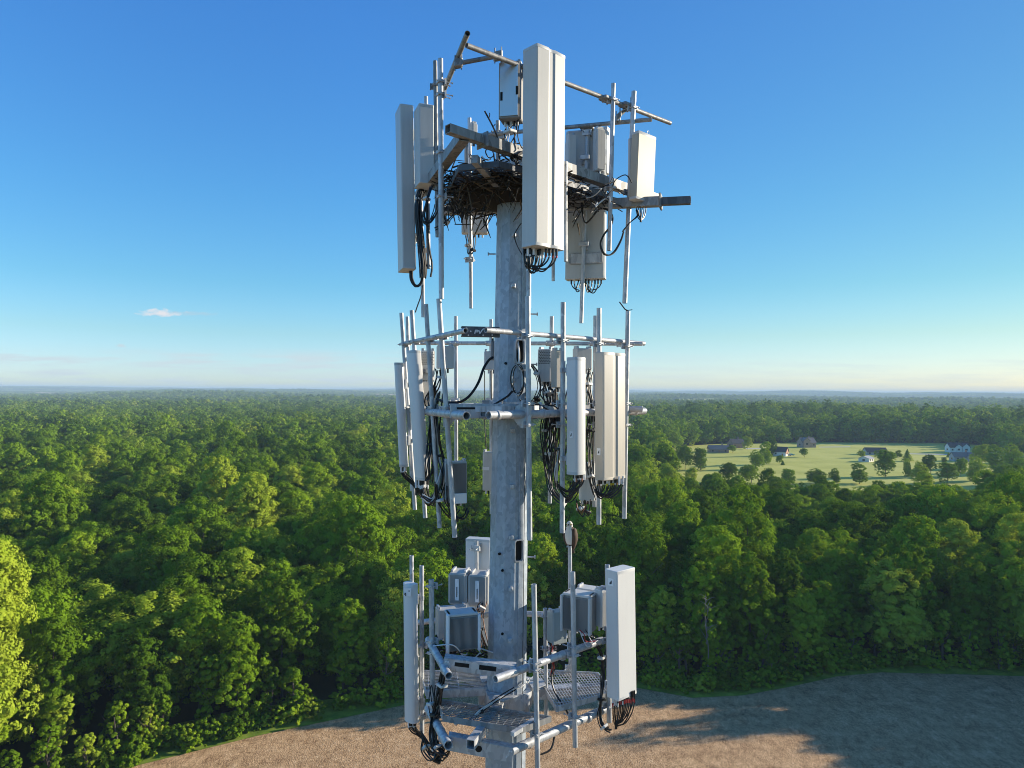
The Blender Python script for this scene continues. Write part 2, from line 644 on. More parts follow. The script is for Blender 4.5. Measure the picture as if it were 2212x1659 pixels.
def facing(px, py):
    """angle round the pole of the surface point seen at a photo pixel, and its height"""
    z = P(px, py, AX.y - .28).z
    c = P(px, py, AX.y)
    sx = max(-.98, min(.98, (c.x - AX.x - lean(z)) / prad(z)))
    return R(-90) + math.asin(sx), z


def hand_hole(px, py, w, h, out=.07):
    a, z = facing(px, py)
    n = Vector((math.cos(a), math.sin(a), 0)); t = Vector((-n.y, n.x, 0))
    c = pole_pt(a, z)
    ring = lambda kw, kh, o_: [c + n * o_ + t * (kw * math.copysign(abs(math.cos(q)) ** .35, math.cos(q))) + UP * (kh * math.copysign(abs(math.sin(q)) ** .35, math.sin(q))) for q in [2 * math.pi * i / 24 for i in range(24)]]
    m = MB()
    m.loft([ring(w, h, -.05), ring(w, h, out), ring(w * .82, h * .9, out), ring(w * .82, h * .9, .0)], cap=False)
    rim = m.build('hand_hole', MG, pole, sharp=30)
    m = MB()
    m.add(ring(w * .85, h * .93, .012), [tuple(range(24))])
    m.build('opening', M_HOLE, rim, smooth=False)
    return c, n, t, rim


hole_c, hole_n, hole_t, hole_rim = hand_hole(1120, 759, .085, .20)
hand_hole(1117.5, 1188, .085, .185)
m = MB()
m.path(catmull([hole_c - hole_t * .02 + hole_n * .0 + UP * .19, hole_c - hole_t * .025 + hole_n * .07, hole_c - hole_t * .02 + hole_n * .07 - UP * .2, hole_c + hole_n * .06 - UP * .3]), .017, 8)
m.build('cable', M_WTAPE, pole)

for px, py in ((1110, 508), (1109, 618), (1105.6, 1050), (1104, 1159), (1103, 1270), (1101, 1380), (1107, 930), (1108, 820)):
    a, z = facing(px, py)
    n = Vector((math.cos(a), math.sin(a), 0))
    c = pole_pt(a, z)
    m = MB()
    m.bbox(c + n * .02, (Vector((-n.y, n.x, 0)), n, UP), (.035, .03, .035), .012)
    m.tube(c, c + n * .09 - UP * .01, .014, 8)
    m.tube(c + n * .085, c + n * .10, .026, 8)
    m.build('step_peg', MG, pole)
for px, py, s in ((1151, 678.5, 1), (1151, 787, 1), (1146, 1203, 1), (1141, 1325, 1), (1139, 1470, 1), (1072, 550, -1)):
    q = P(px, py, AX.y + .05)
    a = 0.12 if s > 0 else math.pi
    n = Vector((math.cos(a), math.sin(a), 0))
    c = pole_pt(a, q.z)
    m = MB()
    m.tube(c, c + n * .13, .012, 8)
    m.tube(c + n * .12, c + n * .135, .03, 8)
    m.build('step_peg', MG, pole)
for px, py in ((1086, 1231), (1086, 1367), (1093, 785), (1080, 1196)):
    a, z = facing(px, py)
    n = Vector((math.cos(a), math.sin(a), 0)); c = pole_pt(a, z)
    m = MB()
    m.tube(c - n * .02, c + n * .02, .022, 10, open1=True)
    m.build('bolt_hole', M_HOLE, pole)
# climbing safety wire down the front
m = MB()
m.path([pole_pt(R(-90 + 46), z, .03) for z in (53.4, 50, 47, 44, 42)], .006, 5)
m.build('safety_wire', M_BLACK, pole)


# ------------------------------------------------------------------ platforms
def platform(label):
    return empty('antenna_platform', (AX.x, AX.y, 0), label, 'platform')


PT = platform('topmost antenna platform of shade-darkened steel holding the nest, seen from below')
PM = platform('middle antenna platform level with the horizon, with PV plate and round pipe arms')
PL = platform('lowest antenna platform with steel gratings, seen from above')


def clamp(parent, c, d, off, mat=MG, s=1.0):
    """clamp plate and u-bolt holding a mount pipe to a rail; off points from pipe to rail"""
    off = Vector(off).normalized()
    t = d.cross(off).normalized()
    m = MB()
    m.box(c + off * .055, (t, off, d), (.085 * s, .012, .05 * s))
    m.box(c - off * .05, (t, off, d), (.06 * s, .010, .02 * s))
    for i in (-1, 1):
        m.tube(c + t * (i * .055 * s) - off * .09, c + t * (i * .055 * s) + off * .19, .008, 6)
        m.tube(c + t * (i * .055 * s) + off * .17, c + t * (i * .055 * s) + off * .185, .015, 6)
    return m.build('clamp', mat, parent, smooth=False)


def pipe(par, x0, y0, x1, y1, D, r=.037, mat=MG, clamps=(), off=None, name='mount_pipe', o=(True, True), D1=None):
    a, b = P(x0, y0, D), P(x1, y1, D if D1 is None else D1)
    m = MB()
    m.tube(a, b, r, 14, *o)
    ob = m.build(name, mat, par)
    d = (b - a).normalized()
    for y in clamps:
        t = (y - y0) / (y1 - y0)
        clamp(ob, a.lerp(b, t), d, off if off is not None else (0, 1, 0), mat)
    return ob


def rail(par, f, off, p0, p1, r=.037, mat=MG, name='rail', D0=None, D1=None, o=(True, True)):
    a = F(f, off, *p0) if D0 is None else P(*p0, D0)
    b = F(f, off, *p1) if D1 is None else P(*p1, D1)
    m = MB()
    m.tube(a, b, r, 14, *o)
    return m.build(name, mat, par), a, b


NA, NC = nrm('A'), nrm('C')
NBt, NBm, NBl = nrm('Bt'), nrm('Bm'), nrm('Bl')

# ---- top platform
rA, rA0, rA1 = rail(PT, 'A', 0, (1008, 98), (1448, 266), .038, MGSHADE)
rB, rB0, rB1 = rail(PT, 'Bt', 0, (1010, 72), (955, 205), .040, MGSHADE, D0=9.84, D1=12.1)
rC, rC0, rC1 = rail(PT, 'C', 0, (1408, 258), (1020, 294), .037, MGSHADE)
for a, b in ((P(990, 137, 10.55), P(1076, 121, 10.6)), (P(1335, 252, 12.45), P(1367, 222, 12.5))):
    m = MB()
    m.tube(a, b, .034, 12)
    ob = m.build('brace', MGSHADE, PT)
    for c in (a, b):
        m = MB()
        m.bbox(c, ((b - a).normalized(), UP.cross(b - a).normalized(), UP), (.07, .06, .06), .02)
        for i in (-1, 1):
            m.tube(c + (b - a).normalized() * (.05 * i) - UP * .1, c + (b - a).normalized() * (.05 * i) + UP * .13, .010, 6)
        m.build('clamp', MGSHADE, ob, smooth=False)
# square beams
bA0, bA1 = F('A', -.15, 967, 278), F('A', -.15, 1420, 431)
m = MB()
dA = (bA1 - bA0).normalized()
m.sqtube(bA0, bA0 + dA * 1.0, .062, open0=True)
m.build('beam_end', MGSHADE, PT, smooth=False)
m = MB()
m.sqtube(bA0 + dA * .62, bA1, .078, open1=True)
m.bbox(bA0 + dA * .64, (dA, UP.cross(dA), UP), (.015, .13, .11), .02)
m.build('beam', MGSHADE, PT, smooth=False)
bC0, bC1 = F('C', -.15, 1492, 433), F('C', -.15, 958, 455)
dC = (bC1 - bC0).normalized()
m = MB()
m.sqtube(bC0, bC0 + dC * .9, .062, open0=True)
m.build('beam_end', MGDARK, PT, smooth=False)  # this end's shade is painted in through the dark steel
m = MB()
m.sqtube(bC0 + dC * .48, bC1, .078, open1=True)
m.bbox(bC0 + dC * .5, (dC, UP.cross(dC), UP), (.02, .15, .12), .02)
m.build('beam', MGSHADE, PT, smooth=False)
bB0, bB1 = P(1003, 293, 10.2), P(905, 425, 13.2)
m = MB()
m.sqtube(bB0, bB1, .078, open0=True)
m.build('beam', MGSHADE, PT, smooth=False)
zb = (bA0.z + bC0.z) / 2
PC = Vector((AX.x, AX.y, zb))
# arms from a collar on the pole to the three faces
m = MB()
m.loft([[Vector((AX.x + r * math.cos(i * math.pi / 12), AX.y + r * math.sin(i * math.pi / 12), z)) for i in range(24)] for r, z in ((.33, zb - .28), (.40, zb - .28), (.40, zb + .12), (.33, zb + .12))])
m.build('collar', MGSHADE, PT)
for n in (NA, NBt, NC):
    m = MB()
    m.sqtube(PC + n * .3 - UP * .05, PC + n * 1.0 - UP * .02, .075)
    m.box(PC + n * .92, (n, UP.cross(n), UP), (.02, .22, .16))
    m.build('arm', MGSHADE, PT, smooth=False)
for an in (-108, 12, 132):
    n = nrm(an)
    m = MB()
    m.sqtube(PC + n * .3 - UP * .2, PC + n * 1.75 - UP * .08, (.05, .06))
    m.build('arm', MGSHADE, PT, smooth=False)


def grating(par, pts, name='grating', mat=MGSHADE, bar=.010, pitch=.075, z=0, frame=True, cross=.16):
    """open steel grating over a convex polygon (x, y): bearing bars and cross bars"""
    c = sum((Vector(p) for p in pts), Vector((0, 0, 0))) / len(pts)
    e = (Vector(pts[1]) - Vector(pts[0])).normalized()
    nn = (Vector(pts[1]) - Vector(pts[0])).cross(Vector(pts[2]) - Vector(pts[1])).normalized()
    if nn.z < 0: nn = -nn
    g = nn.cross(e)
    m = MB()

    def clip(o, d):
        lo, hi = -1e9, 1e9
        for i in range(len(pts)):
            a, b = Vector(pts[i]), Vector(pts[(i + 1) % len(pts)])
            en = nn.cross(b - a)
            if en.dot(c - a) < 0: en = -en
            q = en.dot(d); w = en.dot(a - o)
            if abs(q) < 1e-9:
                if en.dot(o - a) < 0: return None
                continue
            t = w / q
            if q > 0: lo = max(lo, t)
            else: hi = min(hi, t)
        return (lo, hi) if hi > lo + .02 else None
    for d, q, pi, hh in ((e, g, pitch, .007), (g, e, cross, .006)):
        for k in range(-80, 81):
            o = c + q * (k * pi)
            r = clip(o, d)
            if r:
                a, b = o + d * r[0], o + d * r[1]
                m.box((a + b) / 2, (d, nn.cross(d), nn), ((b - a).length / 2, bar * (.45 if d is e else .4), hh))
    ob = m.build(name, mat, par, smooth=False)
    if frame:
        m = MB()
        for i in range(len(pts)):
            a, b = Vector(pts[i]), Vector(pts[(i + 1) % len(pts)])
            d = (b - a).normalized()
            m.box((a + b) / 2 - nn * .02, (d, nn.cross(d), nn), ((b - a).length / 2, .008, .045))
        m.build('grating_frame', mat, ob, smooth=False)
    return ob


def tri(an, r0, r1, w0, w1, z):
    n = nrm(an); t = Vector((-n.y, n.x, 0))
    c = Vector((AX.x, AX.y, z))
    return [c + n * r0 - t * w0, c + n * r0 + t * w0, c + n * r1 + t * w1, c + n * r1 - t * w1]


for an in (-108, 12, 132):
    grating(PT, tri(an, .42, 1.55, 1.0, .32, zb - .10), mat=MGDARK)  # platform shade put into the grating colour
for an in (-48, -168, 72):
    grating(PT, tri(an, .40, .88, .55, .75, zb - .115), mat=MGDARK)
# mount pipes of the top platform
DT = {}
pipe(PT, 940, 132, 945, 512, 12.2, .037, MGSHADE, (185, 400), (-.3, 1, 0))
pipe(PT, 951.5, 127, 953.5, 646, 11.2, .042, MG, (178, 205, 330, 425), (.6, .3, 0))
pipe(PT, 920, 209, 926, 580, 12.6, .037, MG, (240,))
pipe(PT, 906, 300, 914.5, 685, 13.0, .039, MG, (330, 540))
D = don('A', .09, 1142)
pipe(PT, 1143, 118, 1142, 666, D, .037, MG, (160, 350), -NA)
pipe(PT, 1222, 349, 1222, 565, don('A', .12, 1222), .026, MG)
pipe(PT, 1325, 180.5, 1316, 541.5, don('A', .09, 1320), .037, MG, (216, 405), -NA)
pipe(PT, 1369.5, 197.5, 1349.5, 655, don('A', .09, 1360), .043, MG, (233, 415), -NA)
pipe(PT, 1195, 300, 1195, 607, don('C', .1, 1195), .030, MG)
pipe(PT, 1270, 268, 1255.5, 698, don('C', .09, 1262), .037, MG, (288, 440), -NC)
pipe(PT, 1014, 255, 1017.5, 666, don('C', .09, 1016), .037, MG, (290, 452, 562), -NC)
pipe(PT, 1075, 261, 1076, 470, don('C', .09, 1075), .037, MGSHADE, (290,), -NC)
pipe(PT, 1007, 300, 1008, 474, don('C', -.2, 1008), .035, MGSHADE)
# bracket plates by the rails
for px, py, f, off in ((1080, 300, 'C', .1), (1268, 276, 'C', .1), (1310, 214, 'A', .0), (1352, 228, 'A', .0)):
    c = F(f, off, px, py)
    n = nrm(f)
    m = MB()
    m.bbox(c, (Vector((-n.y, n.x, 0)), n, UP), (.12, .09, .03), .02)
    m.build('bracket', MGSHADE, PT, smooth=False)

# ---- middle platform
rail(PM, 'A', 0, (1049, 713), (1391, 742), .040)
rail(PM, 'Bm', 0, (1006, 714), (872, 742.5), .040, D0=10.17, D1=13.1)
rail(PM, 'C', 0, (875, 741), (1388, 742.5), .036)


def corner_plate(par, x0, x1, yt, yb, D0, D1, text=None, holes=()):
    a, b = P(x0, yt, D0), P(x1, yt, D1)
    b.z = a.z
    h = (yb - yt) * (D0 + D1) / 2 / FPX
    d = (b - a).normalized()
    n = d.cross(UP)
    c = (a + b) / 2 - UP * h / 2
    m = MB()
    m.bbox(c, (d, n, UP), ((b - a).length / 2, .012, h / 2), .01)
    for s in (-1, 1):
        m.box(c + UP * (s * (h / 2 - .01)) - n * .05, (d, n, UP), ((b - a).length / 2, .045, .008))
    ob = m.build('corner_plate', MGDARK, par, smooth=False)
    return ob, c, d, n, h


cp, c, d, n, h = corner_plate(PM, 997, 1080, 704.5, 727, 10.42, 10.52)
for u, v in ((-.38, .3), (-.27, .02), (-.33, -.36), (.2, .32), (.30, -.3), (.06, -.34)):
    m = MB()
    q = c + d * (u * .56) + UP * (v * h) + n * .012
    m.tube(q, q + n * .006, .011, 10)
    m.build('bolt', M_WTAPE, cp)
# the maker's two letters with a tick-like tail on the V
m = MB()


def stroke(pts, w=.0075):
    pts = [(u_ * .66 - .055, v_ * .66) for u_, v_ in pts]
    for p0, p1 in zip(pts[:-1], pts[1:]):
        a = c + d * p0[0] + UP * p0[1] + n * .015
        b = c + d * p1[0] + UP * p1[1] + n * .015
        e = (b - a).normalized()
        m.box((a + b) / 2, (e, n, e.cross(n)), ((b - a).length / 2 + w * .4, .002, w))


ox = .005
stroke([(ox - .06, -.045), (ox - .045, .03), (ox + .0, .03), (ox + .012, .012), (ox + .0, -.006), (ox - .05, -.006)])
stroke([(ox + .03, .03), (ox + .055, -.043), (ox + .10, .03), (ox + .135, .066)])
m.build('lettering', M_LABEL, cp, smooth=False)
# the pipe sleeves, arms and collar at arm level
rail(PM, 'A', 0, (1055, 897), (1392, 887.7), .062)
rail(PM, 'Bm', 0, (1008, 898), (890, 886), .062, D0=10.25, D1=13.0)
rail(PM, 'C', 0, (885, 884), (1388, 884), .056)
for p, dd in (((1075, 897), NA), ((1172, 894), NA), ((993, 897), NBm), ((1372, 888.5), NA), ((1240, 892), NA)):
    f = 'A' if dd is NA else 'Bm'
    q = F(f, 0, *p) if f == 'A' else P(*p, 10.6)
    t = Vector((-dd.y, dd.x, 0))
    m = MB()
    m.tube(q - t * .02, q + t * .02, .075, 16)
    m.build('sleeve_band', MG, PM)
a0, a1 = P(972, 889, 10.75), P(1132, 889, 10.95)
d = (a1 - a0).normalized(); n = d.cross(UP)
m = MB()
cc = (a0 + a1) / 2
m.bbox(cc, (d, n, UP), ((a1 - a0).length / 2, .02, .105), .01)
m.box(cc + UP * .107 - n * .08, (d, n, UP), ((a1 - a0).length / 2, .10, .009))
fp = m.build('face_plate', MG, PM, smooth=False)
for u, w in ((-.33, .14), (.33, .14)):
    m = MB()
    m.box(cc + d * u + UP * .05 + n * .02, (d, n, UP), (w, .004, .016))
    m.build('slot', M_HOLE, fp, smooth=False)
zc = cc.z


def collar(par, z, mat, plates=True):
    m = MB()
    r0 = prad(z)
    m.loft([[Vector((AX.x + r * math.cos(i * math.pi / 14), AX.y + r * math.sin(i * math.pi / 14), zz)) for i in range(28)] for r, zz in ((r0, z - .14), (r0 + .06, z - .14), (r0 + .06, z + .14), (r0, z + .14))])
    for an in (-108, 12, 132, -48, 72, 192):
        nn = nrm(an)
        m.box(Vector((AX.x, AX.y, z)) + nn * (r0 + .1), (nn, UP.cross(nn), UP), (.07, .012, .16))
    return m.build('collar', mat, par, sharp=30)


collar(PM, zc, MG)
for an, ln in ((-108, 1.32), (12, 1.7), (132, 1.7)):
    nn = nrm(an)
    m = MB()
    m.sqtube(Vector((AX.x, AX.y, zc)) + nn * .33, Vector((AX.x, AX.y, zc)) + nn * ln, (.042, .085), open1=True)
    m.build('arm', MG, PM, smooth=False)
for an in (12, 132, -108):
    grating(PM, tri(an, .42, 1.30, .62, .30, zc + .06), mat=MG)
# gussets at the nearest pipes
for px, py, D, s in ((966, 893, 11.35, 1), (1128, 893, 10.75, -1)):
    q = P(px, py, D)
    m = MB()
    n_ = Vector((s, .15, 0)).normalized()
    m.loft([[q + n_ * u * s * s + UP * v + Vector((0, w, 0)) for u, v in ((-.06, .2), (.10, .1), (.16, -.06), (.02, -.22), (-.06, -.22))] for w in (-.012, .012)])
    m.build('gusset', MG, PM, smooth=False)

OB = (.5, .6, 0)
for x0, y0, x1, y1, D, yr in ((867, 676, 896.5, 1101, 13.0, 744), (889.5, 670.5, 918.5, 1118.5, 12.45, 738), (920, 657, 949.5, 1140, 11.85, 733), (948, 645.5, 982.5, 1160.5, 11.3, 727)):
    pipe(PM, x0, y0, x1, y1, D, .038 if D > 11.4 else .042, MG, (yr, 880), OB)
for x0, y0, x1, y1, yr in ((1140, 640, 1144, 1166.5, 718), (1216.5, 653, 1214.5, 1151, 728), (1294, 665.5, 1293.5, 1132.5, 735), (1356.5, 672, 1348.5, 1120, 740)):
    pipe(PM, x0, y0, x1, y1, don('A', .11, x0), .040, MG, (yr + 8, 872, 918), -NA)
pipe(PM, 984.6, 683, 985.8, 1075, don('C', .09, 985), .037, MG, (742, 866), -NC)
pipe(PM, 1192, 683.5, 1187.5, 1087, don('C', .09, 1190), .037, MG, (742, 866), -NC)
pipe(PM, 1286, 682, 1284, 1095, don('C', .09, 1285), .037, MG, (742, 866), -NC)
pipe(PM, 1061, 690, 1062, 1110, don('C', .09, 1061), .037, MG, (742, 866), -NC)
pipe(PM, 880, 684, 890, 1060, don('C', .09, 890), .037, MG, (742,), -NC)

# ---- lowest platform
rail(PL, 'A', 0, (1070, 1467), (1300, 1383), .058)
rail(PL, 'A', 0, (1104, 1622), (1315, 1528), .068)
rail(PL, 'Bl', 0, (969.5, 1460), (925, 1382), .058, D0=10.47, D1=11.9)
rail(PL, 'Bl', 0, (968.5, 1610), (925, 1530), .068, D0=10.45, D1=11.9)
rail(PL, 'C', 0, (1118, 1325), (1345, 1333), .05, D0=12.9, D1=12.6)
rail(PL, 'C', 0, (900, 1345), (1075, 1325), .05, D0=13.4, D1=13.0)
for p, D in (((1108, 1451), 10.7), ((1142, 1606), 10.9), ((962, 1446), 10.75), ((958, 1594), 10.75), ((1215, 1416), 11.4), ((1270, 1550), 11.75)):
    q = P(*p, D)
    t = Vector((-NA.y, NA.x, 0)) if p[0] > 1000 else Vector((-NBl.y, NBl.x, 0))
    m = MB()
    m.tube(q - t * .02, q + t * .02, .078, 16)
    m.build('sleeve_band', MG, PL)


def channel(par, p0, p1, hgt_, deep, mat=MG, name='channel_beam', hole=None, slots=()):
    a, b = p0, p1
    d = (b - a).normalized(); n = d.cross(UP).normalized()
    u = n.cross(d)
    c = (a + b) / 2
    L2 = (b - a).length / 2
    m = MB()
    m.box(c, (d, n, u), (L2, .010, hgt_ / 2))
    m.box(c + u * (hgt_ / 2) - n * deep / 2, (d, n, u), (L2, deep / 2, .009))
    m.box(c - u * (hgt_ / 2) - n * deep / 2, (d, n, u), (L2, deep / 2, .009))
    ob = m.build(name, mat, par, smooth=False)
    if hole is not None:
        m = MB()
        q = c + d * hole
        m.tube(q, q + n * .013, .05, 18)
        m.build('round_hole', M_HOLE, ob)
    for s, w, hh in slots:
        m = MB()
        m.box(c + d * s + n * .011 + u * .02, (d, n, u), (w, .002, hh))
        m.build('slot', M_HOLE, ob, smooth=False)
    for s in (-.94, -.88, .88, .94, -.82, .82):
        m = MB()
        q = c + d * (L2 * s) + u * (hgt_ * (.25 if abs(s) > .85 else -.2))
        m.tube(q, q + n * .018, .013, 8)
        m.build('bolt', M_WTAPE, ob)
    return ob


channel(PL, P(958, 1434, 10.75), P(1114, 1453, 10.75), .17, .17, slots=((-.27, .11, .03), (.12, .13, .035)))
channel(PL, P(966, 1604, 10.62), P(1108, 1631, 10.62), .21, .12, hole=-.02)
zl = P(1100, 1590, 10.6).z
zt = zl + .06
collar(PL, zl + .0, MG)
for an in (-108, 12, 132):
    nn = nrm(an)
    c0_ = Vector((AX.x, AX.y, zl))
    m = MB()
    m.sqtube(c0_ + nn * .3, c0_ + nn * 1.25, (.075, .085), open1=False)
    m.build('arm', MG, PL, smooth=False)
    m = MB()
    m.sqtube(c0_ + nn * 1.2, c0_ + nn * 1.75, (.062, .07), open1=True)
    m.build('arm', MG, PL, smooth=False)
    m = MB()
    t = Vector((-nn.y, nn.x, 0))
    m.loft([[c0_ + nn * r + t * w + UP * .17 for r, w in ((.36, -.28), (.62, -.12), (.62, .12), (.36, .28))], [c0_ + nn * r + t * w + UP * .185 for r, w in ((.36, -.28), (.62, -.12), (.62, .12), (.36, .28))]])
    m.build('mounting_plate', MG, PL, smooth=False)
grating(PL, tri(-108, .78, 1.30, .95, .62, zt + .05), mat=MGSHADE, pitch=.055, cross=.11, bar=.009)  # front grating's shade put in through the darker steel
grating(PL, tri(12, .62, 1.72, .78, .40, zt + .02), mat=MG, pitch=.05, cross=.10)
gl = [P(920, 1512, 11.75), P(1062, 1476, 11.9), P(1066, 1447, 12.6), P(908, 1450, 12.6)]
zg = sum(p.z for p in gl) / 4
for p in gl: p.z = zg
grating(PL, gl, mat=MG, pitch=.06, cross=.5)
m = MB()
m.sqtube(gl[0] - UP * .05, gl[1] - UP * .05, (.012, .06))
m.sqtube(gl[1] - UP * .05, gl[1] + Vector((.35, -.12, -.09)), (.05, .05))
m.build('angle_bar', MG, PL, smooth=False)
# a flat bar across the front corner
m = MB()
m.sqtube(P(1107, 1586, 10.45), P(1152, 1557, 10.85), (.035, .03))
m.sqtube(P(1152, 1557, 10.85), P(1155, 1556, 10.9), (.034, .029))
m.build('flat_bar', MG, PL, smooth=False)

lp = []
pipe(PL, 889, 1200, 891, 1500, don('Bl', .1, 889) if False else 12.9, .038, MG, (1420,), OB)
pipe(PL, 910.8, 1222, 911.5, 1583, 12.3, .040, MG, (1395, 1545), OB)
pipe(PL, 931.6, 1252, 936, 1606, 11.6, .044, MG, (1266, 1385, 1410, 1545), OB)
pipe(PL, 1153.3, 1262, 1162, 1690, don('A', .12, 1157), .040, MG, (1432, 1446, 1585), -NA)
pipe(PL, 1237, 1235, 1242.5, 1613.5, don('A', .12, 1240), .040, MG, (1397, 1415, 1548), -NA)
PERCH_D = don('C', .1, 1231)
pipe(PL, 1231, 1181, 1232.5, 1470, PERCH_D, .036, MG, (1335, 1440), -NC)
pipe(PL, 1312, 1220, 1316, 1560, don('A', .10, 1313), .042, MG, (1385, 1525), -NA)
pipe(PL, 1029, 1168.5, 1031, 1400, don('C', .1, 1030), .038, MG, (1183, 1325), -NC)
pipe(PL, 1177.5, 1314, 1180, 1552, 12.15, .036, MG, (1330, 1400), (.8, 0, 0))


# ------------------------------------------------------------------ cables
def cable(par, pts, r=.011, mat=None, k=6, n=6, name='cable'):
    m = MB()
    m.path(catmull(pts, k), r, n)
    return m.build(name, mat or M_BLACK, par)


def jump(par, x0, x1, y, D, n, xt, yt, sag, r=.012, Dt=None, tip=True, colours=()):
    """cables leaving connectors on an antenna's foot, hanging and gathering at (xt, yt)"""
    Dt = D if Dt is None else Dt
    for i in range(n):
        t = (i + .5) / n
        x = x0 + (x1 - x0) * t
        yy = y[0] + (y[1] - y[0]) * t if isinstance(y, tuple) else y
        dd = D + rnd.uniform(-.06, .10)
        sg = sag * rnd.uniform(.75, 1.1)
        a = P(x, yy - 1, dd)
        pts = [a, P(x + rnd.uniform(-.5, .5), yy + sg * .33, dd), P(x + (xt - x) * .16, yy + sg * .72, dd),
               P(x + (xt - x) * .5, yy + sg + rnd.uniform(-1, 2), (dd + Dt) / 2), P(xt + (x - xt) * .12, yt + (yy + sg - yt) * .55, Dt), P(xt + rnd.uniform(-2, 2), yt, Dt)]
        c = cable(par, pts, r)
        if tip:
            m = MB()
            m.tube(a + UP * .015, a - UP * .085, r * 1.55, 8)
            m.build('connector', M_BLACK if rnd.random() < .6 else M_WTAPE, c)
            if colours:
                m = MB()
                q = P(x, yy + sg * .33 * .85, dd)
                m.tube(q + UP * .03, q - UP * .03, r * 1.25, 8)
                m.build('tape_band', rnd.choice(colours), c)


def bundle(label, pts, n, spread, r=.012, mats=None, name='cable_bundle', loose=.3, group=None):
    """n cables running together along points (px, py, D)"""
    w = [P(*p) for p in pts]
    root = empty(name, w[0], label, 'cables', group)
    for i in range(n):
        off = Vector((rnd.gauss(0, spread), rnd.gauss(0, spread), rnd.gauss(0, spread * .5)))
        q = []
        for p in w:
            q.append(p + off + Vector((rnd.gauss(0, spread * loose), rnd.gauss(0, spread * loose), rnd.gauss(0, spread * loose))))
        cable(root, q, r * rnd.uniform(.8, 1.15), (rnd.choice(mats) if mats else None))
    if n >= 4 and spread < .07:
        for k in range(1, len(w) - 1, 2):
            d = (w[k + 1] - w[k - 1]).normalized()
            e = d.orthogonal().normalized()
            m = MB()
            m.bbox(w[k], (e, d.cross(e), d), (spread + .022, spread + .018, .022), .012)
            m.build('cable_clamp', M_RRUW if k % 4 == 1 else M_BLACK, root, smooth=False)
    return root


# ------------------------------------------------------------------ antennas
def view_az(px, D):
    p = P(px, 844, D)
    return math.atan2(-p.y, -p.x)


def profile(kind, w, d):
    """outline (u across, v forward from the back) of an antenna"""
    if kind == 'round':
        pts = [(-w * .32, 0)] + [(-w / 2 * math.cos(q), d * .35 + d * .65 * math.sin(q)) for q in [math.pi * i / 12 for i in range(13)]] + [(w * .32, 0)]
        return pts
    if kind == 'bulge':
        return [(-w / 2, .02), (-w / 2 + .02, 0), (w / 2 - .02, 0), (w / 2, .02)] + [(w / 2 * math.cos(q), d * .8 + d * .2 * math.sin(q)) for q in [math.pi * i / 12 for i in range(13)]]
    b = min(.022, w * .1, d * .2)
    fr = []
    if kind == 'groove':
        g = w * .06
        fr = [(w / 2, d - b), (w / 2 - b * .3, d - b * .3), (w / 2 - b, d), (g * 1.9, d + .012), (g * .9, d - .006), (-g * .9, d - .006), (-g * 1.9, d + .012), (-w / 2 + b, d), (-w / 2 + b * .3, d - b * .3), (-w / 2, d - b)]
    elif kind == 'dome':
        fr = [(w / 2 * math.cos(q), d * .45 + d * .55 * math.sin(q) ** .8) for q in [math.pi * i / 14 for i in range(15)]]
    else:
        fr = [(w / 2, d - b), (w / 2 - b * .3, d - b * .3), (w / 2 - b, d), (-w / 2 + b, d), (-w / 2 + b * .3, d - b * .3), (-w / 2, d - b)]
    return [(-w / 2, b), (-w / 2 + b, 0), (w / 2 - b, 0), (w / 2, b)] + fr


def antenna(label, top, bot, D, az, w, d, kind, mat, cat='antenna', name='panel_antenna', cap=None, group=None, bracket=None, sticker=None):
    """top and bot: photo pixels of the middle of the body's ends; D: distance of its middle"""
    a, b = P(*top, D), P(*bot, D)
    root = empty(name, b, label, cat, group)
    n = nrm(az) if az is not None else None
    t = Vector((-n.y, n.x, 0))
    ax = (a - b).normalized()
    prof = profile(kind, w, d)
    cz = lambda c, k=1.0: [c + t * (u * k) + n * ((v - d / 2) * k) for u, v in prof]
    L_ = (a - b).length
    m = MB()
    e = .02
    m.loft([cz(b, .96), cz(b + ax * e, 1.0), cz(a - ax * e, 1.0), cz(a, .96)])
    m.build('radome', mat, root, sharp=33 if kind in ('round', 'dome', 'bulge') else 14)
    cm = cap or M_GREYP
    m = MB()
    m.loft([cz(a - ax * .035, 1.012), cz(a + ax * .006, 1.012), cz(a + ax * .014, .97)])
    m.build('end_cap', cm, root, sharp=33)
    m = MB()
    m.loft([cz(b + ax * .035, 1.012), cz(b - ax * .006, 1.012), cz(b - ax * .012, .96)])
    m.build('end_cap', cm, root, sharp=33)
    if bracket:
        for f in bracket:
            q = b + ax * (L_ * f) - n * (d / 2)
            m = MB()
            m.bbox(q - n * .03, (t, n, UP), (.07, .03, .09), .012)
            m.box(q - n * .09, (t, n, UP), (.02, .06, .03))
            m.bbox(q - n * .15, (t, n, UP), (.09, .02, .04), .012)
            m.build('bracket', MG, root, smooth=False)
    if sticker:
        side, f, sw, sh = sticker
        if side == 'front':
            q = b + ax * (L_ * f) + n * (d / 2 + .002); e1 = t; nn = n
        else:
            q = b + ax * (L_ * f) + t * (side * (w / 2 + .003)); e1 = n; nn = t
        m = MB()
        m.box(q, (e1, nn, UP), (sw, .002, sh))
        st = m.build('sticker', M_LABEL, root, smooth=False)
        m = MB()
        for k in range(3):
            m.box(q + e1 * (sw * (-.3 + .28 * k)) - UP * (sh * (.35 - .2 * k)) + nn * (.003 * (1 if side != -1 else -1)), (e1, nn, UP), (sw * .12, .002, sh * (.22 + .1 * k)))
        m.build('printing', M_INK, st, smooth=False)
    return root


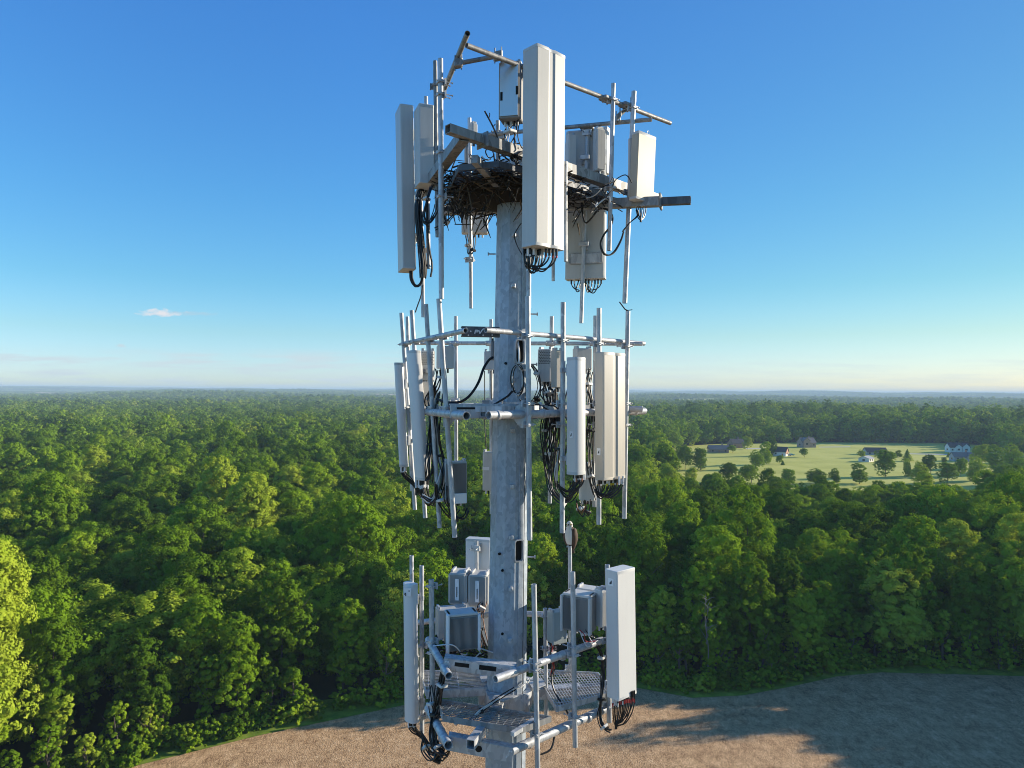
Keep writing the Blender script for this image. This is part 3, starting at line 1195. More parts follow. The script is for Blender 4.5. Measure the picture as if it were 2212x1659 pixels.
def dims(l, mid, r, D, az):
    """width and depth from the left edge, the edge between the two visible sides, and the right edge"""
    px = (l + r) / 2
    al = R(az) - view_az(px, D)
    k = D / FPX
    return (r - mid) * k / abs(math.cos(al)), (mid - l) * k / abs(math.sin(al))


# top platform antennas
D = don('A', .42, 1172)
w, d_ = dims(1128, 1160, 1222, D, -48)
A1 = antenna('tallest pale antenna panel, front and centre on the topmost platform', (1175.5, 116), (1172.5, 537), D, -48, w, d_, 'groove', M_BIG, bracket=(.2, .8))
jump(A1, 1130, 1168, (536, 541), D - .05, 9, 1140, 572, 46, .0125, tip=True, colours=(M_WTAPE, M_BLACK))
jump(A1, 1168, 1206, (541, 541), D - .05, 5, 1150, 574, 42, .0125, tip=True, colours=(M_WTAPE, M_RED))
D = 12.75
A2 = antenna('long narrow panel seen edge on at the far left of the topmost platform', (873, 238), (879, 584), D, -161, .50, .24, 'panel', M_GREYP, bracket=(.2, .55, .85))
for i_ in range(7):
    o_ = rnd.uniform(-3, 3)
    cable(A2, [P(888 + o_, 584, D), P(889 + o_, 603, D), P(897 + o_, 618 + rnd.uniform(-3, 3), D), P(908 + o_ * .5, 613, D), P(914 + o_ * .5, 590, D), P(912 + o_ * .5, 550, D), P(906, 490, D - .1)], .014)
A3 = antenna('short panel with ribbed side behind the long narrow left panel, topmost platform', (916, 236), (917, 402), 12.3, -160, .42, .27, 'panel', M_GREYP, bracket=(.3, .8))
D = don('A', .34, 1390)
A4 = antenna('short tan square panel at the right end of the topmost platform', (1391, 293), (1385, 435), D, -48, .50, .16, 'panel', M_BEIGE, bracket=(.3, .75))
ex = P(1391, 293, D)
m = MB()
nA4, tA4 = nrm(-48), Vector((-nrm(-48).y, nrm(-48).x, 0))
m.bbox((P(1391, 293, D) + P(1385, 435, D)) / 2 - nA4 * .11, (tA4, nA4, UP), (.23, .035, .50), .02)
m.build('heat_sink', M_RRU, A4, smooth=False)
m = MB()
q = P(1400, 287, D)
m.path([q + tA4 * (.03 * math.cos(i * .6)) + UP * (.035 * math.sin(i * .6)) for i in range(11)], .006, 5)
m.build('lifting_ring', MG, A4)
jump(A4, 1372, 1398, (434, 437), D, 6, 1384, 480, 34, .009, tip=True, colours=(M_WTAPE,))
D = don('C', .32, 1265)
A5 = antenna('big panel seen from behind at the back of the topmost platform', (1268, 287), (1265, 603), D, 76, .72, .26, 'groove', M_GREYP, bracket=(.22, .8))
nC = nrm(76); tC = Vector((-nC.y, nC.x, 0))
m = MB()
q = (P(1265, 558, D - .16))
m.bbox(q, (tC, nC, UP), (.30, .012, .10), .03)
m.build('bracket_plate', MG, A5, smooth=False)
m = MB()
q = P(1280, 500, D - .135)
m.path([q + tC * (.05 * math.cos(i * .35)) + UP * (.06 * math.sin(i * .35)) for i in range(19)], .004, 4)
m.build('printing', M_INK, A5)
m = MB()
m.path([P(1281.5, 472, D - .14), P(1284.5, 477.5, D - .14), P(1279, 477.5, D - .14), P(1281.5, 472, D - .14)], .004, 4)
m.build('printing', M_INK, A5)
jump(A5, 1231, 1244, 604, D - .05, 2, 1252, 628, 24, .010)
jump(A5, 1262, 1302, 604, D - .05, 6, 1272, 628, 26, .010, colours=(M_YTAPE, M_WTAPE))
# second unit seen at its right edge
A6 = antenna('slim white panel showing its lit edge behind the right pipes, topmost platform', (1307, 279), (1306, 375), don('C', .4, 1307), 60, .16, .20, 'panel', M_WHITE)

# middle platform antennas
D = 12.9
A7 = antenna('slender pale blue tube antenna at the far left of the middle platform', (860.5, 785), (871.5, 1007), D, -140, .155, .155, 'round', M_WHITE, cap=M_RRU, name='tube_antenna', bracket=(.25, .8))
jump(A7, 866, 877, 1008, D, 6, 900, 1070, 30, .012, tip=True, colours=(M_WTAPE,))
D = 12.1
A8 = antenna('wide pale blue panel at the left of the middle platform, beside the slender tube', (891.5, 759), (910, 1035), D, -140, .30, .16, 'dome', M_WHITE, bracket=(.2, .85))
jump(A8, 897, 926, (1038, 1036), D, 9, 945, 1040, 52, .013, tip=True, colours=(M_WTAPE,))
D = don('A', .40, 1245)
w, d_ = dims(1224.7, 1244, 1266.6, D, -48)
A9 = antenna('bright white half round antenna on the right of the middle platform', (1245.6, 774), (1245.4, 1023), D, -48, w * 1.0, d_ * 1.2, 'bulge', M_WHITE, cap=M_GREYP, bracket=(.12, .9), sticker=(-1, .34, .03, .05))
jump(A9, 1238, 1264, (1023, 1021), D, 9, 1206, 1045, 48, .011, tip=True, colours=(M_WTAPE, M_WTAPE, M_ORANGE))
D = don('A', .42, 1318)
w, d_ = dims(1284, 1304, 1351.5, D, -48)
A10 = antenna('widest cream panel with a groove, rightmost on the middle platform', (1318, 764), (1318, 1033), D, -48, w, d_, 'groove', M_CREAM, cap=M_CREAM, bracket=(.2, .85), sticker=(-1, .22, .035, .055))
jump(A10, 1288, 1348, (1036, 1031), D, 14, 1286, 1056, 40, .0105, tip=True, colours=(M_WTAPE, M_ORANGE, M_YTAPE))

# lowest platform antennas
D = 12.15
A11 = antenna('long pale blue panel with a dirty top at the left of the lowest platform', (885, 1261), (888, 1556), D, -133, .275, .16, 'dome', M_WHITE, cap=M_WHITE, bracket=(.12, .88))
q = P(880, 1279, D - .14)
m = MB()
m.box(q, (Vector((1, -.1, 0)).normalized(), Vector((.1, 1, 0)).normalized(), UP), (.065, .004, .07))
st = m.build('sticker', M_LABEL, A11, smooth=False)
m = MB()
for u, v in ((-.04, -.035), (-.028, -.05), (-.035, -.02), (.03, .02)):
    m.box(q + Vector((u, -.006, v)), AXW, (.010, .003, .009))
m.build('printing', M_INK, st, smooth=False)
jump(A11, 882, 898, 1558, D, 9, 928, 1630, 34, .012, tip=True, colours=(M_WTAPE,))
D = don('A', .40, 1340)
w, d_ = dims(1308.5, 1334.5, 1373.5, D, -48)
A12 = antenna('long white panel at the right of the lowest platform, red taped cables below', (1339.5, 1229), (1343, 1500), D, -48, w, d_, 'panel', M_WHITE, cap=M_WHITE, bracket=(.06, .5), sticker=(-1, .915, .055, .06))
q = P(1314.5, 1253, D - .12)
m = MB()
ndir = (P(1332, 1253, D) - P(1309, 1253, D)).normalized()
sd = nrm(-138); st_ = Vector((-sd.y, sd.x, 0))
q = P(1316, 1253, D) + sd * (.04)
jump(A12, 1322, 1372, (1508, 1494), D, 14, 1330, 1575, 62, .0095, tip=True, colours=(M_RED, M_RED, M_WTAPE, M_WTAPE))
D = don('C', .32, 1033)
A13 = antenna('white panel seen from behind beyond the pole, at the back of the lowest platform', (1036, 1164), (1036, 1388), D, 76, .50, .22, 'groove', M_WHITE, bracket=(.93,))

# ------------------------------------------------------------------ radio units and boxes


def unit(label, c_px, c_py, D, az, w, d, h, mat, fins='side', name='radio_unit', cat='radio unit', group=None, strip=False, conn=4, top=None):
    c = P(c_px, c_py, D)
    n = nrm(az); t = Vector((-n.y, n.x, 0))
    root = empty(name, c - UP * h / 2, label, cat, group)
    m = MB()
    m.bbox(c, (t, n, UP), (w / 2, d / 2, h / 2), .018)
    m.build('housing', mat, root, sharp=20)
    if fins:
        m = MB()
        faces = {'side': ((t, n, w, d), (-t, n, w, d)), 'front': ((n, t, d, w),), 'all': ((t, n, w, d), (-t, n, w, d), (n, t, d, w))}[fins]
        for nn, e, dd, ww in faces:
            k = max(5, int(ww / .019))
            for i in range(k):
                u = -ww / 2 + .02 + (ww - .04) * i / (k - 1)
                m.box(c + nn * (dd / 2 + .009) + e * u, (e, nn, UP), (.005, .012, h / 2 - .03))
        m.build('cooling_fins', top or mat, root, smooth=False)
    if strip:
        m = MB()
        m.box(c + n * (d / 2 + .034), (t, n, UP), (.035, .006, h * .34))
        m.build('label_strip', M_LABEL, root, smooth=False)
        m = MB()
        m.box(c + n * (d / 2 + .042) - UP * .04, (t, n, UP), (.008, .002, h * .16))
        m.build('printing', M_INK, root, smooth=False)
    m = MB()
    for s in (-1, 1):
        m.bbox(c + t * (s * (w / 2 - .03)) + UP * (h / 2 + .02), (t, n, UP), (.02, d * .35, .02), .006)
    m.build('handle', MG, root, smooth=False)
    m = MB()
    m.bbox(c - n * (d / 2 + .03), (t, n, UP), (w * .3, .025, h * .3), .01)
    m.build('bracket', MG, root, smooth=False)
    for i in range(conn):
        q = c + t * (w * (-.36 + .72 * (i + .5) / max(conn, 1))) - UP * (h / 2)
        m = MB()
        m.tube(q + UP * .01, q - UP * .07, .016, 8)
        m.build('connector', M_BLACK if i % 2 else M_WTAPE, root)
    return root, c, n, t


# topmost platform
D = don('A', -.15, 1105)
U1, c, n, t = unit('radio unit with a mirror bright cover plate, behind the tallest antenna panel', 1105, 202, D, -104, .33, .30, .86, M_DARKFIN, None, conn=5)
m = MB()
prof_ = [(-.14, -.40), (.14, -.40), (.14, .36), (.10, .41), (-.10, .41), (-.14, .36)]
m.loft([[c + t * u + UP * v + n * w for u, v in prof_] for w in (.152, .166)])
pl = m.build('cover_plate', M_PLATE, U1, smooth=False)
for u, v in ((-.115, -.10), (.125, -.03)):
    m = MB()
    m.bbox(c + t * u + UP * v + n * .168, (t, n, UP), (.018, .003, .065), .005)
    m.build('slot', M_HOLE, pl, smooth=False)
bundle('white and black cables under the mirror plated radio unit, above the nest', [(1103, 266, D), (1102, 285, D), (1106, 310, D), (1118, 335, D), (1128, 350, D + .1)], 9, .06, .010, [M_BLACK, M_BLACK, M_WTAPE], loose=.7)
unit('square white radio unit hanging under the platform left of the pole, topmost platform', 1026, 480, don('C', .35, 1026) + .2, -88, .52, .20, .46, M_RRUW, None, conn=5)
unit('grey radio unit left of the rear pipe, behind the tallest panel, topmost platform', 1233, 328, 12.7, -60, .17, .12, .60, M_RRUW, None, conn=3)
unit('steel grey radio unit right of the rear pipe on the topmost platform', 1294, 325, 12.6, -150, .10, .19, .76, M_RRU, 'side', conn=3)
unit('small dark box between the rear pipes above the nest, topmost platform', 1022, 288, 12.2, -60, .10, .16, .30, M_RRU, None, name='junction_box', cat='box', conn=2)
# middle platform
U, c, n, t = unit('radio unit with perforated cover left of the bare pipe, middle platform right side', 1180, 790, 12.1, -112, .24, .22, .56, M_RRUW, None, conn=5)
m = MB()
for i in range(6):
    for j in range(9):
        q = c + t * (-.085 + .034 * i + (.017 if j % 2 else 0)) + UP * (.245 - .026 * j) + n * .112
        m.box(q, (t, n, UP), (.0085, .002, .0085))
m.build('vent_holes', M_HOLE, U, smooth=False)
unit('beige radio unit hugging the bare pipe beside the perforated one, middle platform', 1206, 797, 11.75, -60, .20, .16, .62, M_CREAM, None, conn=4)
unit('grey radio box between the white and the cream antenna, middle platform right side', 1258, 776, 12.6, -70, .30, .2, .38, M_RRU, None, conn=5)
U, c, n, t = unit('perforated radio unit behind the wide panel on the left, middle platform', 924, 790, 12.35, -90, .23, .18, .52, M_RRUW, None, conn=4)
m = MB()
for i in range(6):
    for j in range(8):
        q = c + t * (-.085 + .034 * i + (.017 if j % 2 else 0)) + UP * (.22 - .028 * j) + n * .092
        m.box(q, (t, n, UP), (.0085, .002, .0085))
m.build('vent_holes', M_HOLE, U, smooth=False)
unit('lower grey radio unit under the perforated one on the left, middle platform', 922, 850, 12.3, -95, .24, .16, .42, M_RRUW, None, conn=3)
unit('light grey radio box behind the leaning pipe on the left, middle platform', 962, 772, 11.9, -62, .26, .18, .38, M_RRUW, None, conn=2)
U, c, n, t = unit('dark finned radio unit leaning below the left cables, middle platform', 982, 1040, 11.9, -70, .38, .18, .68, M_RRU, 'front', conn=5, top=M_DARKFIN)
m = MB()
m.bbox(c + n * .115 - UP * .27 + t * .04, (t, n, UP), (.14, .012, .085), .01)
m.build('cover_plate', M_LABEL, U, smooth=False)
unit('white radio box behind the pole at cable height, middle platform', 1061, 779, 13.1, -85, .26, .16, .34, M_RRUW, None, conn=2)
U, c, n, t = unit('tall pale box half hidden behind the pole, middle platform', 1058, 1017, 13.0, -95, .24, .2, .70, M_RRUW, None, conn=4)
m = MB()
m.box(c - t * .0 + n * .103 + UP * .05 - t * .06, (t, n, UP), (.06, .002, .03))
m.build('sticker', M_LABEL, U, smooth=False)
unit('white radio unit hanging low between the two right antennas, middle platform', 1268, 1040, 12.5, -85, .26, .2, .66, M_RRUW, None, conn=6)
unit('dark cable box on the pole beside the upper opening, middle platform', 1064, 757, 12.25, -90, .06, .12, .34, M_DARKFIN, None, name='junction_box', cat='box', conn=0)
# lowest platform
U, c, n, t = unit('finned radio unit with white label strip, left one of the twins behind the pole', 994, 1266, 12.9, -100, .30, .40, .56, M_RRU, 'all', conn=4, strip=True, group=None)
unit('finned radio unit with white label strip, right one of the twins against the pole', 1037, 1270, 12.85, -100, .32, .40, .56, M_RRU, 'all', conn=4, strip=True)
U, c, n, t = unit('largest dark grey radio unit at the left of the lowest platform, behind the grating rail', 996, 1362, 11.7, -72, .50, .30, .56, M_DARKFIN, 'front', conn=8, top=M_DARKFIN)
for s_, h_ in ((-.26, .33), (.26, .29)):
    m = MB()
    m.bbox(c + n * .15 + t * s_, (t, n, UP), (.022, .05, h_), .01)
    m.build('side_rail', M_LABEL, U, smooth=False)
m = MB()
m.bbox(c + UP * .30, (t, n, UP), (.25, .16, .02), .015)
m.build('lid', M_RRUW, U, smooth=False)
U, c, n, t = unit('flat topped radio unit just behind the largest dark grey one, lowest platform', 975, 1342, 12.4, -72, .52, .26, .50, M_RRU, None, conn=4)
U, c, n, t = unit('charcoal finned radio unit behind the bare pipe at the right of the lowest platform', 1252, 1322, 11.95, -118, .50, .30, .58, M_DARKFIN, 'front', conn=7, top=M_DARKFIN)
for s in (-1, 1):
    m = MB()
    m.bbox(c + n * .16 + t * (s * .25), (t, n, UP), (.022, .05, .30), .01)
    m.build('side_rail', M_RRUW, U, smooth=False)
m = MB()
m.bbox(c + UP * .31, (t, n, UP), (.25, .16, .02), .015)
m.build('lid', M_RRUW, U, smooth=False)
unit('white topped radio unit behind the charcoal one at the right of the lowest platform', 1278, 1300, 12.5, -118, .48, .28, .50, M_RRUW, None, conn=4)
unit('bright ribbed power unit beside the right antenna, lowest platform', 1299, 1312, 11.95, -60, .16, .2, .62, M_RRUW, 'front', conn=3)
U, c, n, t = unit('grey green cabinet on its own short pipe right of the pole, lowest platform', 1202, 1352, 12.0, -60, .27, .20, .52, M_CAB, None, name='equipment_cabinet', cat='cabinet', conn=3)
m = MB()
m.bbox(c + n * .105, (t, n, UP), (.145, .012, .27), .015)
dr = m.build('door', M_CAB, U, smooth=False)
m = MB()
for v in (-.15, .15):
    m.box(c + n * .12 + t * .13 + UP * v, (t, n, UP), (.012, .008, .04))
m.build('latch', M_WTAPE, dr, smooth=False)

# ------------------------------------------------------------------ loose cable runs
b = bundle
b('thick black cable bundle dropping behind the long narrow left panel, topmost platform', [(912, 405, 12.5), (905, 430, 12.5), (903, 470, 12.5), (910, 530, 12.5), (914, 575, 12.5), (914, 600, 12.5)], 10, .035, .016)
b('loops of cable at the two left pipes under the topmost platform', [(930, 402, 11.9), (922, 430, 11.7), (913, 470, 11.7), (922, 484, 11.7), (938, 460, 11.7), (942, 440, 11.7)], 5, .03, .009)
b('black cables crossing under the topmost platform left of the nest', [(942, 494, 11.9), (965, 480, 12.2), (985, 460, 12.6), (1000, 455, 12.8), (1030, 448, 12.8)], 4, .03, .010)
b('single loose cable hanging between the topmost and middle platforms', [(914, 615, 12.5), (909, 640, 12.5), (902, 660, 12.5), (897, 675, 12.5)], 1, .0, .012)
b('cables looping under the hanging white radio unit, topmost platform', [(1008, 508, 13), (1010, 530, 13), (1014, 550, 13), (1022, 540, 13), (1025, 520, 13), (1024, 505, 13)], 4, .025, .007)
b('cable looping from the pole to the tallest panel\'s foot', [(1126, 482, 11.4), (1116, 497, 11.5), (1111, 510, 11.55), (1117, 530, 11.4), (1127, 549, 11.0)], 1, 0, .009)
b('dark cables running down the back panel of the topmost platform', [(1243, 440, 13.1), (1246, 480, 13.1), (1254, 540, 13.1), (1252, 590, 13.1), (1246, 622, 13.0)], 5, .03, .009)
b('cables with yellow marks beside the rear pipe, topmost platform', [(1276, 440, 12.95), (1272, 480, 12.95), (1262, 530, 12.95), (1256, 580, 12.95), (1270, 625, 12.95)], 5, .025, .008, [M_BLACK, M_BLACK, M_GREYP])
b('big loop of cable around the right pipe under the topmost platform', [(1256, 420, 12.5), (1257, 455, 12.4), (1263, 480, 12.3), (1277, 470, 12.2), (1293, 452, 12.2), (1312, 452, 12.1), (1322, 468, 12.0), (1318, 488, 12.0), (1304, 505, 12.0), (1297, 525, 12.0), (1303, 545, 12.0), (1315, 550, 12.1), (1328, 542, 12.2), (1340, 518, 12.2), (1346, 500, 12.2)], 2, .012, .012)
b('cable pair from the tan panel to its clamp, topmost platform', [(1376, 452, 12.2), (1378, 465, 12.2), (1362, 480, 12.2), (1350, 494, 12.2), (1346, 500, 12.2)], 3, .015, .010)
# tangle inside the top platform
rt = empty('cable_tangle', P(1140, 410, 12.2), 'tangle of black cables in the shade of the topmost platform', 'cables')
for i in range(84):
    x = rnd.uniform(1228, 1325) if i % 3 else rnd.uniform(1060, 1135)
    y = rnd.uniform(392, 440) if i % 3 else rnd.uniform(320, 410)
    D = rnd.uniform(11.6, 13)
    p = [P(x, y, D)]
    for k in range(4):
        x += rnd.uniform(-22, 22); y += rnd.uniform(-16, 18); D += rnd.uniform(-.3, .3)
        p.append(P(x, y, D))
    cable(rt, p, rnd.uniform(.007, .013), M_BLACK if rnd.random() < .9 else M_GREYP)
# middle platform
b('very thick black cable bowing from the pole box to the left frame, middle platform', [(1064, 772, 12.1), (1056, 778, 12.0), (1045, 795, 11.9), (1034, 825, 11.7), (1020, 848, 11.5), (1006, 862, 11.4), (990, 869, 11.4), (965, 869, 11.5), (944, 862, 11.8)], 1, .0, .026)
rc = empty('cable_coil', P(1118, 820, 11.45), 'coil of spare black cable hanging on the pole below the upper opening', 'cables')
for i in range(7):
    cx, cy = 1118 + rnd.uniform(-2, 2), 820 + rnd.uniform(-2, 2)
    w_, h_ = rnd.uniform(10, 15), rnd.uniform(29, 34)
    ph = rnd.uniform(-.15, .15)
    pts = [P(cx + w_ * math.cos(a_ + ph), cy + h_ * math.sin(a_), 11.42 + .05 * math.cos(a_ * 2 + i)) for a_ in [2 * math.pi * k / 14 for k in range(15)]]
    cable(rc, pts, .008, M_BLACK if i % 3 else M_GREYP, k=3)
b('taped cable from the coil down to the frame left of the pole, middle platform', [(1108, 845, 11.4), (1098, 855, 11.3), (1085, 864, 11.2), (1072, 871, 11.1), (1060, 876, 11.0)], 2, .01, .014, [M_BLACK, M_GREYP])
b('cable loop hanging right of the coil, middle platform', [(1148, 787, 11.6), (1160, 805, 11.8), (1168, 835, 11.9), (1160, 862, 11.8), (1148, 876, 11.6)], 5, .03, .008)
b('black cable bundle fanning out below the perforated radio unit, middle platform', [(1186, 828, 12.0), (1186, 850, 11.9), (1194, 880, 11.8), (1200, 900, 11.8), (1196, 940, 11.8), (1190, 980, 11.8), (1196, 1020, 11.8)], 12, .06, .011, loose=.5)
b('cables running up the bare pipe left of the white antenna, middle platform', [(1210, 850, 11.6), (1206, 890, 11.6), (1212, 930, 11.6), (1208, 970, 11.6), (1200, 1010, 11.6), (1202, 1050, 11.6)], 9, .05, .011, [M_BLACK, M_BLACK, M_BLACK, M_GREYP], loose=.5)
b('cables dropping left of the bare pipe into a loop, middle platform', [(1184, 900, 11.9), (1178, 930, 11.9), (1180, 975, 11.9), (1186, 1015, 11.9), (1195, 1060, 11.8), (1220, 1085, 11.7), (1238, 1070, 11.6), (1244, 1040, 11.5)], 6, .03, .012)
b('black cables between the white and the cream antenna, middle platform', [(1276, 800, 12.3), (1270, 830, 12.2), (1280, 880, 12.2), (1276, 930, 12.2), (1274, 985, 12.2), (1278, 1030, 12.1), (1290, 1070, 11.9)], 9, .045, .011, loose=.5)
b('orange and black cable tails below the low white radio unit, middle platform', [(1252, 1082, 12.3), (1254, 1098, 12.3), (1262, 1112, 12.3), (1268, 1105, 12.3), (1272, 1085, 12.3)], 6, .04, .009, [M_BLACK, M_BLACK, M_BLACK, M_ORANGE], loose=.5)
b('black cables on the corner frame right of the pole, middle platform', [(1140, 868, 11.4), (1165, 880, 11.5), (1188, 886, 11.6), (1200, 905, 11.7), (1192, 930, 11.8)], 8, .05, .011, loose=.6)
b('black cable bundle running down behind the wide left panel, middle platform', [(940, 835, 12.0), (930, 862, 12.1), (936, 900, 12.0), (934, 960, 12.0), (930, 1010, 11.9), (926, 1035, 11.9)], 11, .045, .012, loose=.5)
b('cables along the third leaning pipe on the left, middle platform', [(948, 850, 11.9), (940, 890, 11.9), (943, 940, 11.9), (950, 985, 11.9), (955, 1020, 11.8), (948, 1060, 11.8), (935, 1082, 11.9), (915, 1072, 12.0)], 8, .035, .013, [M_BLACK, M_BLACK, M_GREYP], loose=.5)
b('cables drooping under the dark finned radio unit, middle platform', [(950, 1050, 11.7), (953, 1080, 11.7), (966, 1110, 11.7), (985, 1118, 11.7), (998, 1100, 11.8)], 7, .04, .010, loose=.5)
b('thin cable pair hanging behind the pole on its left, middle platform', [(1058, 800, 13), (1058, 850, 13), (1059, 910, 13), (1060, 970, 13)], 2, .04, .010)
b('cable tails under the light grey radio box, middle platform left side', [(952, 796, 11.9), (951, 815, 11.9), (946, 835, 11.9), (936, 855, 12.0)], 4, .04, .012)
# lowest platform
b('black cables dropping from the left pipes past the front sleeve, lowest platform', [(960, 1450, 11.3), (955, 1480, 11.3), (948, 1510, 11.3), (940, 1545, 11.3), (938, 1580, 11.2), (944, 1615, 11.1), (958, 1630, 11.0)], 10, .05, .012, loose=.5)
b('wide loop of black cables at the lower left corner of the lowest platform', [(916, 1590, 11.6), (920, 1615, 11.5), (932, 1632, 11.4), (945, 1638, 11.3), (960, 1625, 11.2), (965, 1605, 11.1)], 9, .05, .011, loose=.6)
b('cables along the pipe left of the largest radio unit, lowest platform', [(930, 1480, 11.5), (931, 1520, 11.4), (935, 1560, 11.4), (932, 1600, 11.4)], 5, .04, .010, loose=.4)
b('cable bundle with orange tips below the right twin radio unit, lowest platform', [(1040, 1300, 12.6), (1038, 1315, 12.5), (1034, 1328, 12.4), (1036, 1360, 12.3), (1044, 1390, 12.3), (1048, 1412, 12.2)], 7, .05, .010, [M_BLACK, M_BLACK, M_BLACK, M_BLACK, M_ORANGE], loose=.5)
b('tangle of black cables under the largest radio unit, lowest platform', [(960, 1400, 11.6), (975, 1412, 11.6), (1000, 1408, 11.7), (1025, 1414, 11.8), (1048, 1410, 11.9)], 14, .09, .011, [M_BLACK, M_BLACK, M_BLACK, M_WTAPE], loose=1.0)
b('cables lying across the grating to the pole, lowest platform', [(955, 1550, 11.1), (985, 1560, 11.0), (1010, 1556, 11.0), (1040, 1535, 11.1), (1075, 1510, 11.3), (1110, 1490, 11.5)], 4, .02, .010, [M_BLACK, M_GREYP], loose=.7)
b('red banded cables under the grey green cabinet, lowest platform', [(1194, 1392, 11.9), (1192, 1410, 11.9), (1194, 1435, 11.9), (1192, 1460, 11.9)], 6, .04, .009, [M_BLACK, M_BLACK, M_RED, M_WTAPE], loose=.4)
b('thick black cable curving from the cabinet to the lower rail, lowest platform', [(1190, 1450, 11.9), (1192, 1480, 11.8), (1202, 1505, 11.7), (1218, 1530, 11.6), (1228, 1545, 11.6)], 2, .015, .013)
b('thick black cable hooking under the lower rail near the bare pipe', [(1196, 1575, 11.3), (1196, 1600, 11.2), (1188, 1620, 11.1), (1168, 1630, 11.0)], 1, 0, .018)
b('black cable bundle hanging left of the long white right antenna', [(1290, 1390, 11.9), (1300, 1420, 11.9), (1303, 1460, 11.9), (1299, 1510, 11.8), (1297, 1545, 11.8), (1305, 1570, 11.7), (1318, 1575, 11.7)], 6, .04, .011, loose=.4)
b('coloured cable tails under the charcoal radio unit, lowest platform', [(1262, 1352, 11.8), (1266, 1366, 11.8), (1275, 1376, 11.8), (1288, 1380, 11.9)], 6, .05, .008, [M_BLACK, M_RED, M_WTAPE], loose=.6)
b('pale cables circling the pole above the lowest platform', [(1108, 1488, 11.55), (1124, 1484, 11.6), (1140, 1474, 11.75), (1152, 1462, 11.9)], 3, .03, .008, [M_GREYP, M_BLACK], loose=.4)

# ------------------------------------------------------------------ nest of sticks
nest = empty('bird_nest', (AX.x - .3, AX.y - .3, zb - .2), 'big dark nest of twigs jammed into the topmost platform', 'nest')
m = MB()
nrnd = random.Random(3)
for i in range(900):
    a_ = nrnd.uniform(0, 6.28)
    rr = .35 + .85 * math.sqrt(nrnd.random())
    if i % 4 == 0: a_ = nrnd.uniform(R(170), R(290))
    c = Vector((AX.x + rr * math.cos(a_), AX.y + rr * math.sin(a_), zb - .05 + nrnd.gauss(0, .12) - .10 * nrnd.random()))
    dd = Vector((nrnd.gauss(0, 1), nrnd.gauss(0, 1), nrnd.gauss(0, .28))).normalized()
    if i % 7 == 0:
        dd = Vector((nrnd.gauss(0, .6), nrnd.gauss(0, .6), -1)).normalized(); c.z -= nrnd.uniform(.15, .42)
    ln = nrnd.uniform(.12, .46)
    k1 = c + dd * ln * .1 + Vector((nrnd.gauss(0, .012), nrnd.gauss(0, .012), nrnd.gauss(0, .012)))
    tk = nrnd.uniform(.6, 1.5)
    m.mi = 1 if nrnd.random() < .28 else 0
    m.path([c - dd * ln * .5, k1, c + dd * ln * .5], [.010 * tk, .009 * tk, .004 * tk], 5)
m.build('twigs', [M_TWIG, M_TWIGL], nest)
m = MB()
m.loft([[Vector((AX.x + r * math.cos(i * .2618) * (1 + .1 * math.sin(i * 2.1)), AX.y + r * math.sin(i * .2618) * (1 + .1 * math.cos(i * 1.7)), z)) for i in range(24)] for r, z in ((.42, zb - .34), (.72, zb - .27), (.95, zb - .12), (.8, zb + .0), (.5, zb + .05))])  # core made wide and low to block light from the pole
m.build('nest_core', principled('nest core shade', (.012, .010, .008), 1.0)[0], nest)  # near-black put in for the shade inside the nest
# the bare branch standing up from it, and a twig on a pipe of the middle platform
br = empty('branch', P(1078, 312, 11.9), 'bare forked branch standing up from the nest against the sky', 'branch')
m = MB()
for pts, r in (([(1080, 318), (1072, 290), (1062, 268), (1054, 253), (1047, 240)], .014), ([(1056, 256), (1058, 248), (1057, 244)], .008), ([(1065, 274), (1070, 268)], .008)):
    m.path(catmull([P(x, y, 11.9) for x, y in pts], 3), r, 5)
m.build('twig', M_TWIG, br)
tw = empty('branch', P(1353, 672, 12.2), 'single bare twig balanced on the rightmost pipe top, middle platform', 'branch')
m = MB()
m.path([P(1357, 671.5, 12.25), P(1350, 668, 12.25), P(1338, 652, 12.25)], .011, 5)
m.path([P(1352, 671, 12.25), P(1366, 669, 12.25)], .007, 5)
m.build('twig', M_TWIG, tw)

# ------------------------------------------------------------------ the bird of prey on the bare pipe
foot = P(1231, 1180.5, PERCH_D)
bird = empty('perched_bird', foot, 'white breasted brown bird of prey perched on a bare pipe top, lowest platform', 'bird')
K = 1.0
vd = Vector((-.42, -.9, 0)).normalized()      # the breast's direction
vs = Vector((-vd.y, vd.x, 0))                  # the bird's side that falls to the photo's right when positive
if vs.x < 0: vs = -vs
M_BW = painted('bird white feathers', (.72, .68, .62), .8, .12)
M_BBR = painted('bird brown feathers', (.085, .050, .032), .8, .3)
M_BDK = painted('bird dark feathers', (.04, .028, .02), .8, .2)
m = MB()
sec = [(.01, .03, .03, -.02), (.04, .066, .06, -.02), (.11, .090, .086, -.008), (.20, .100, .096, .0), (.28, .094, .088, .0), (.335, .066, .062, .006), (.362, .048, .05, .012), (.392, .050, .055, .02), (.42, .048, .054, .024), (.445, .036, .042, .024), (.462, .012, .016, .022)]
rings = []
for z, rs, rf, sh in sec:
    rings.append([foot + UP * z + vs * (rs * 1.15 * math.cos(q)) + vd * (rf * math.sin(q) + sh) for q in [2 * math.pi * i / 20 for i in range(20)]])
m.loft(rings)
body = m.build('body', [M_BW, M_BBR], bird)
for p in body.data.polygons:
    q = Vector(p.center)
    f, z, l_ = q.dot(vd), q.z, q.dot(vs)
    if z < .35 and (f < .045 or abs(l_) > .062): p.material_index = 1
    if z > .355 and f < -.005: p.material_index = 1
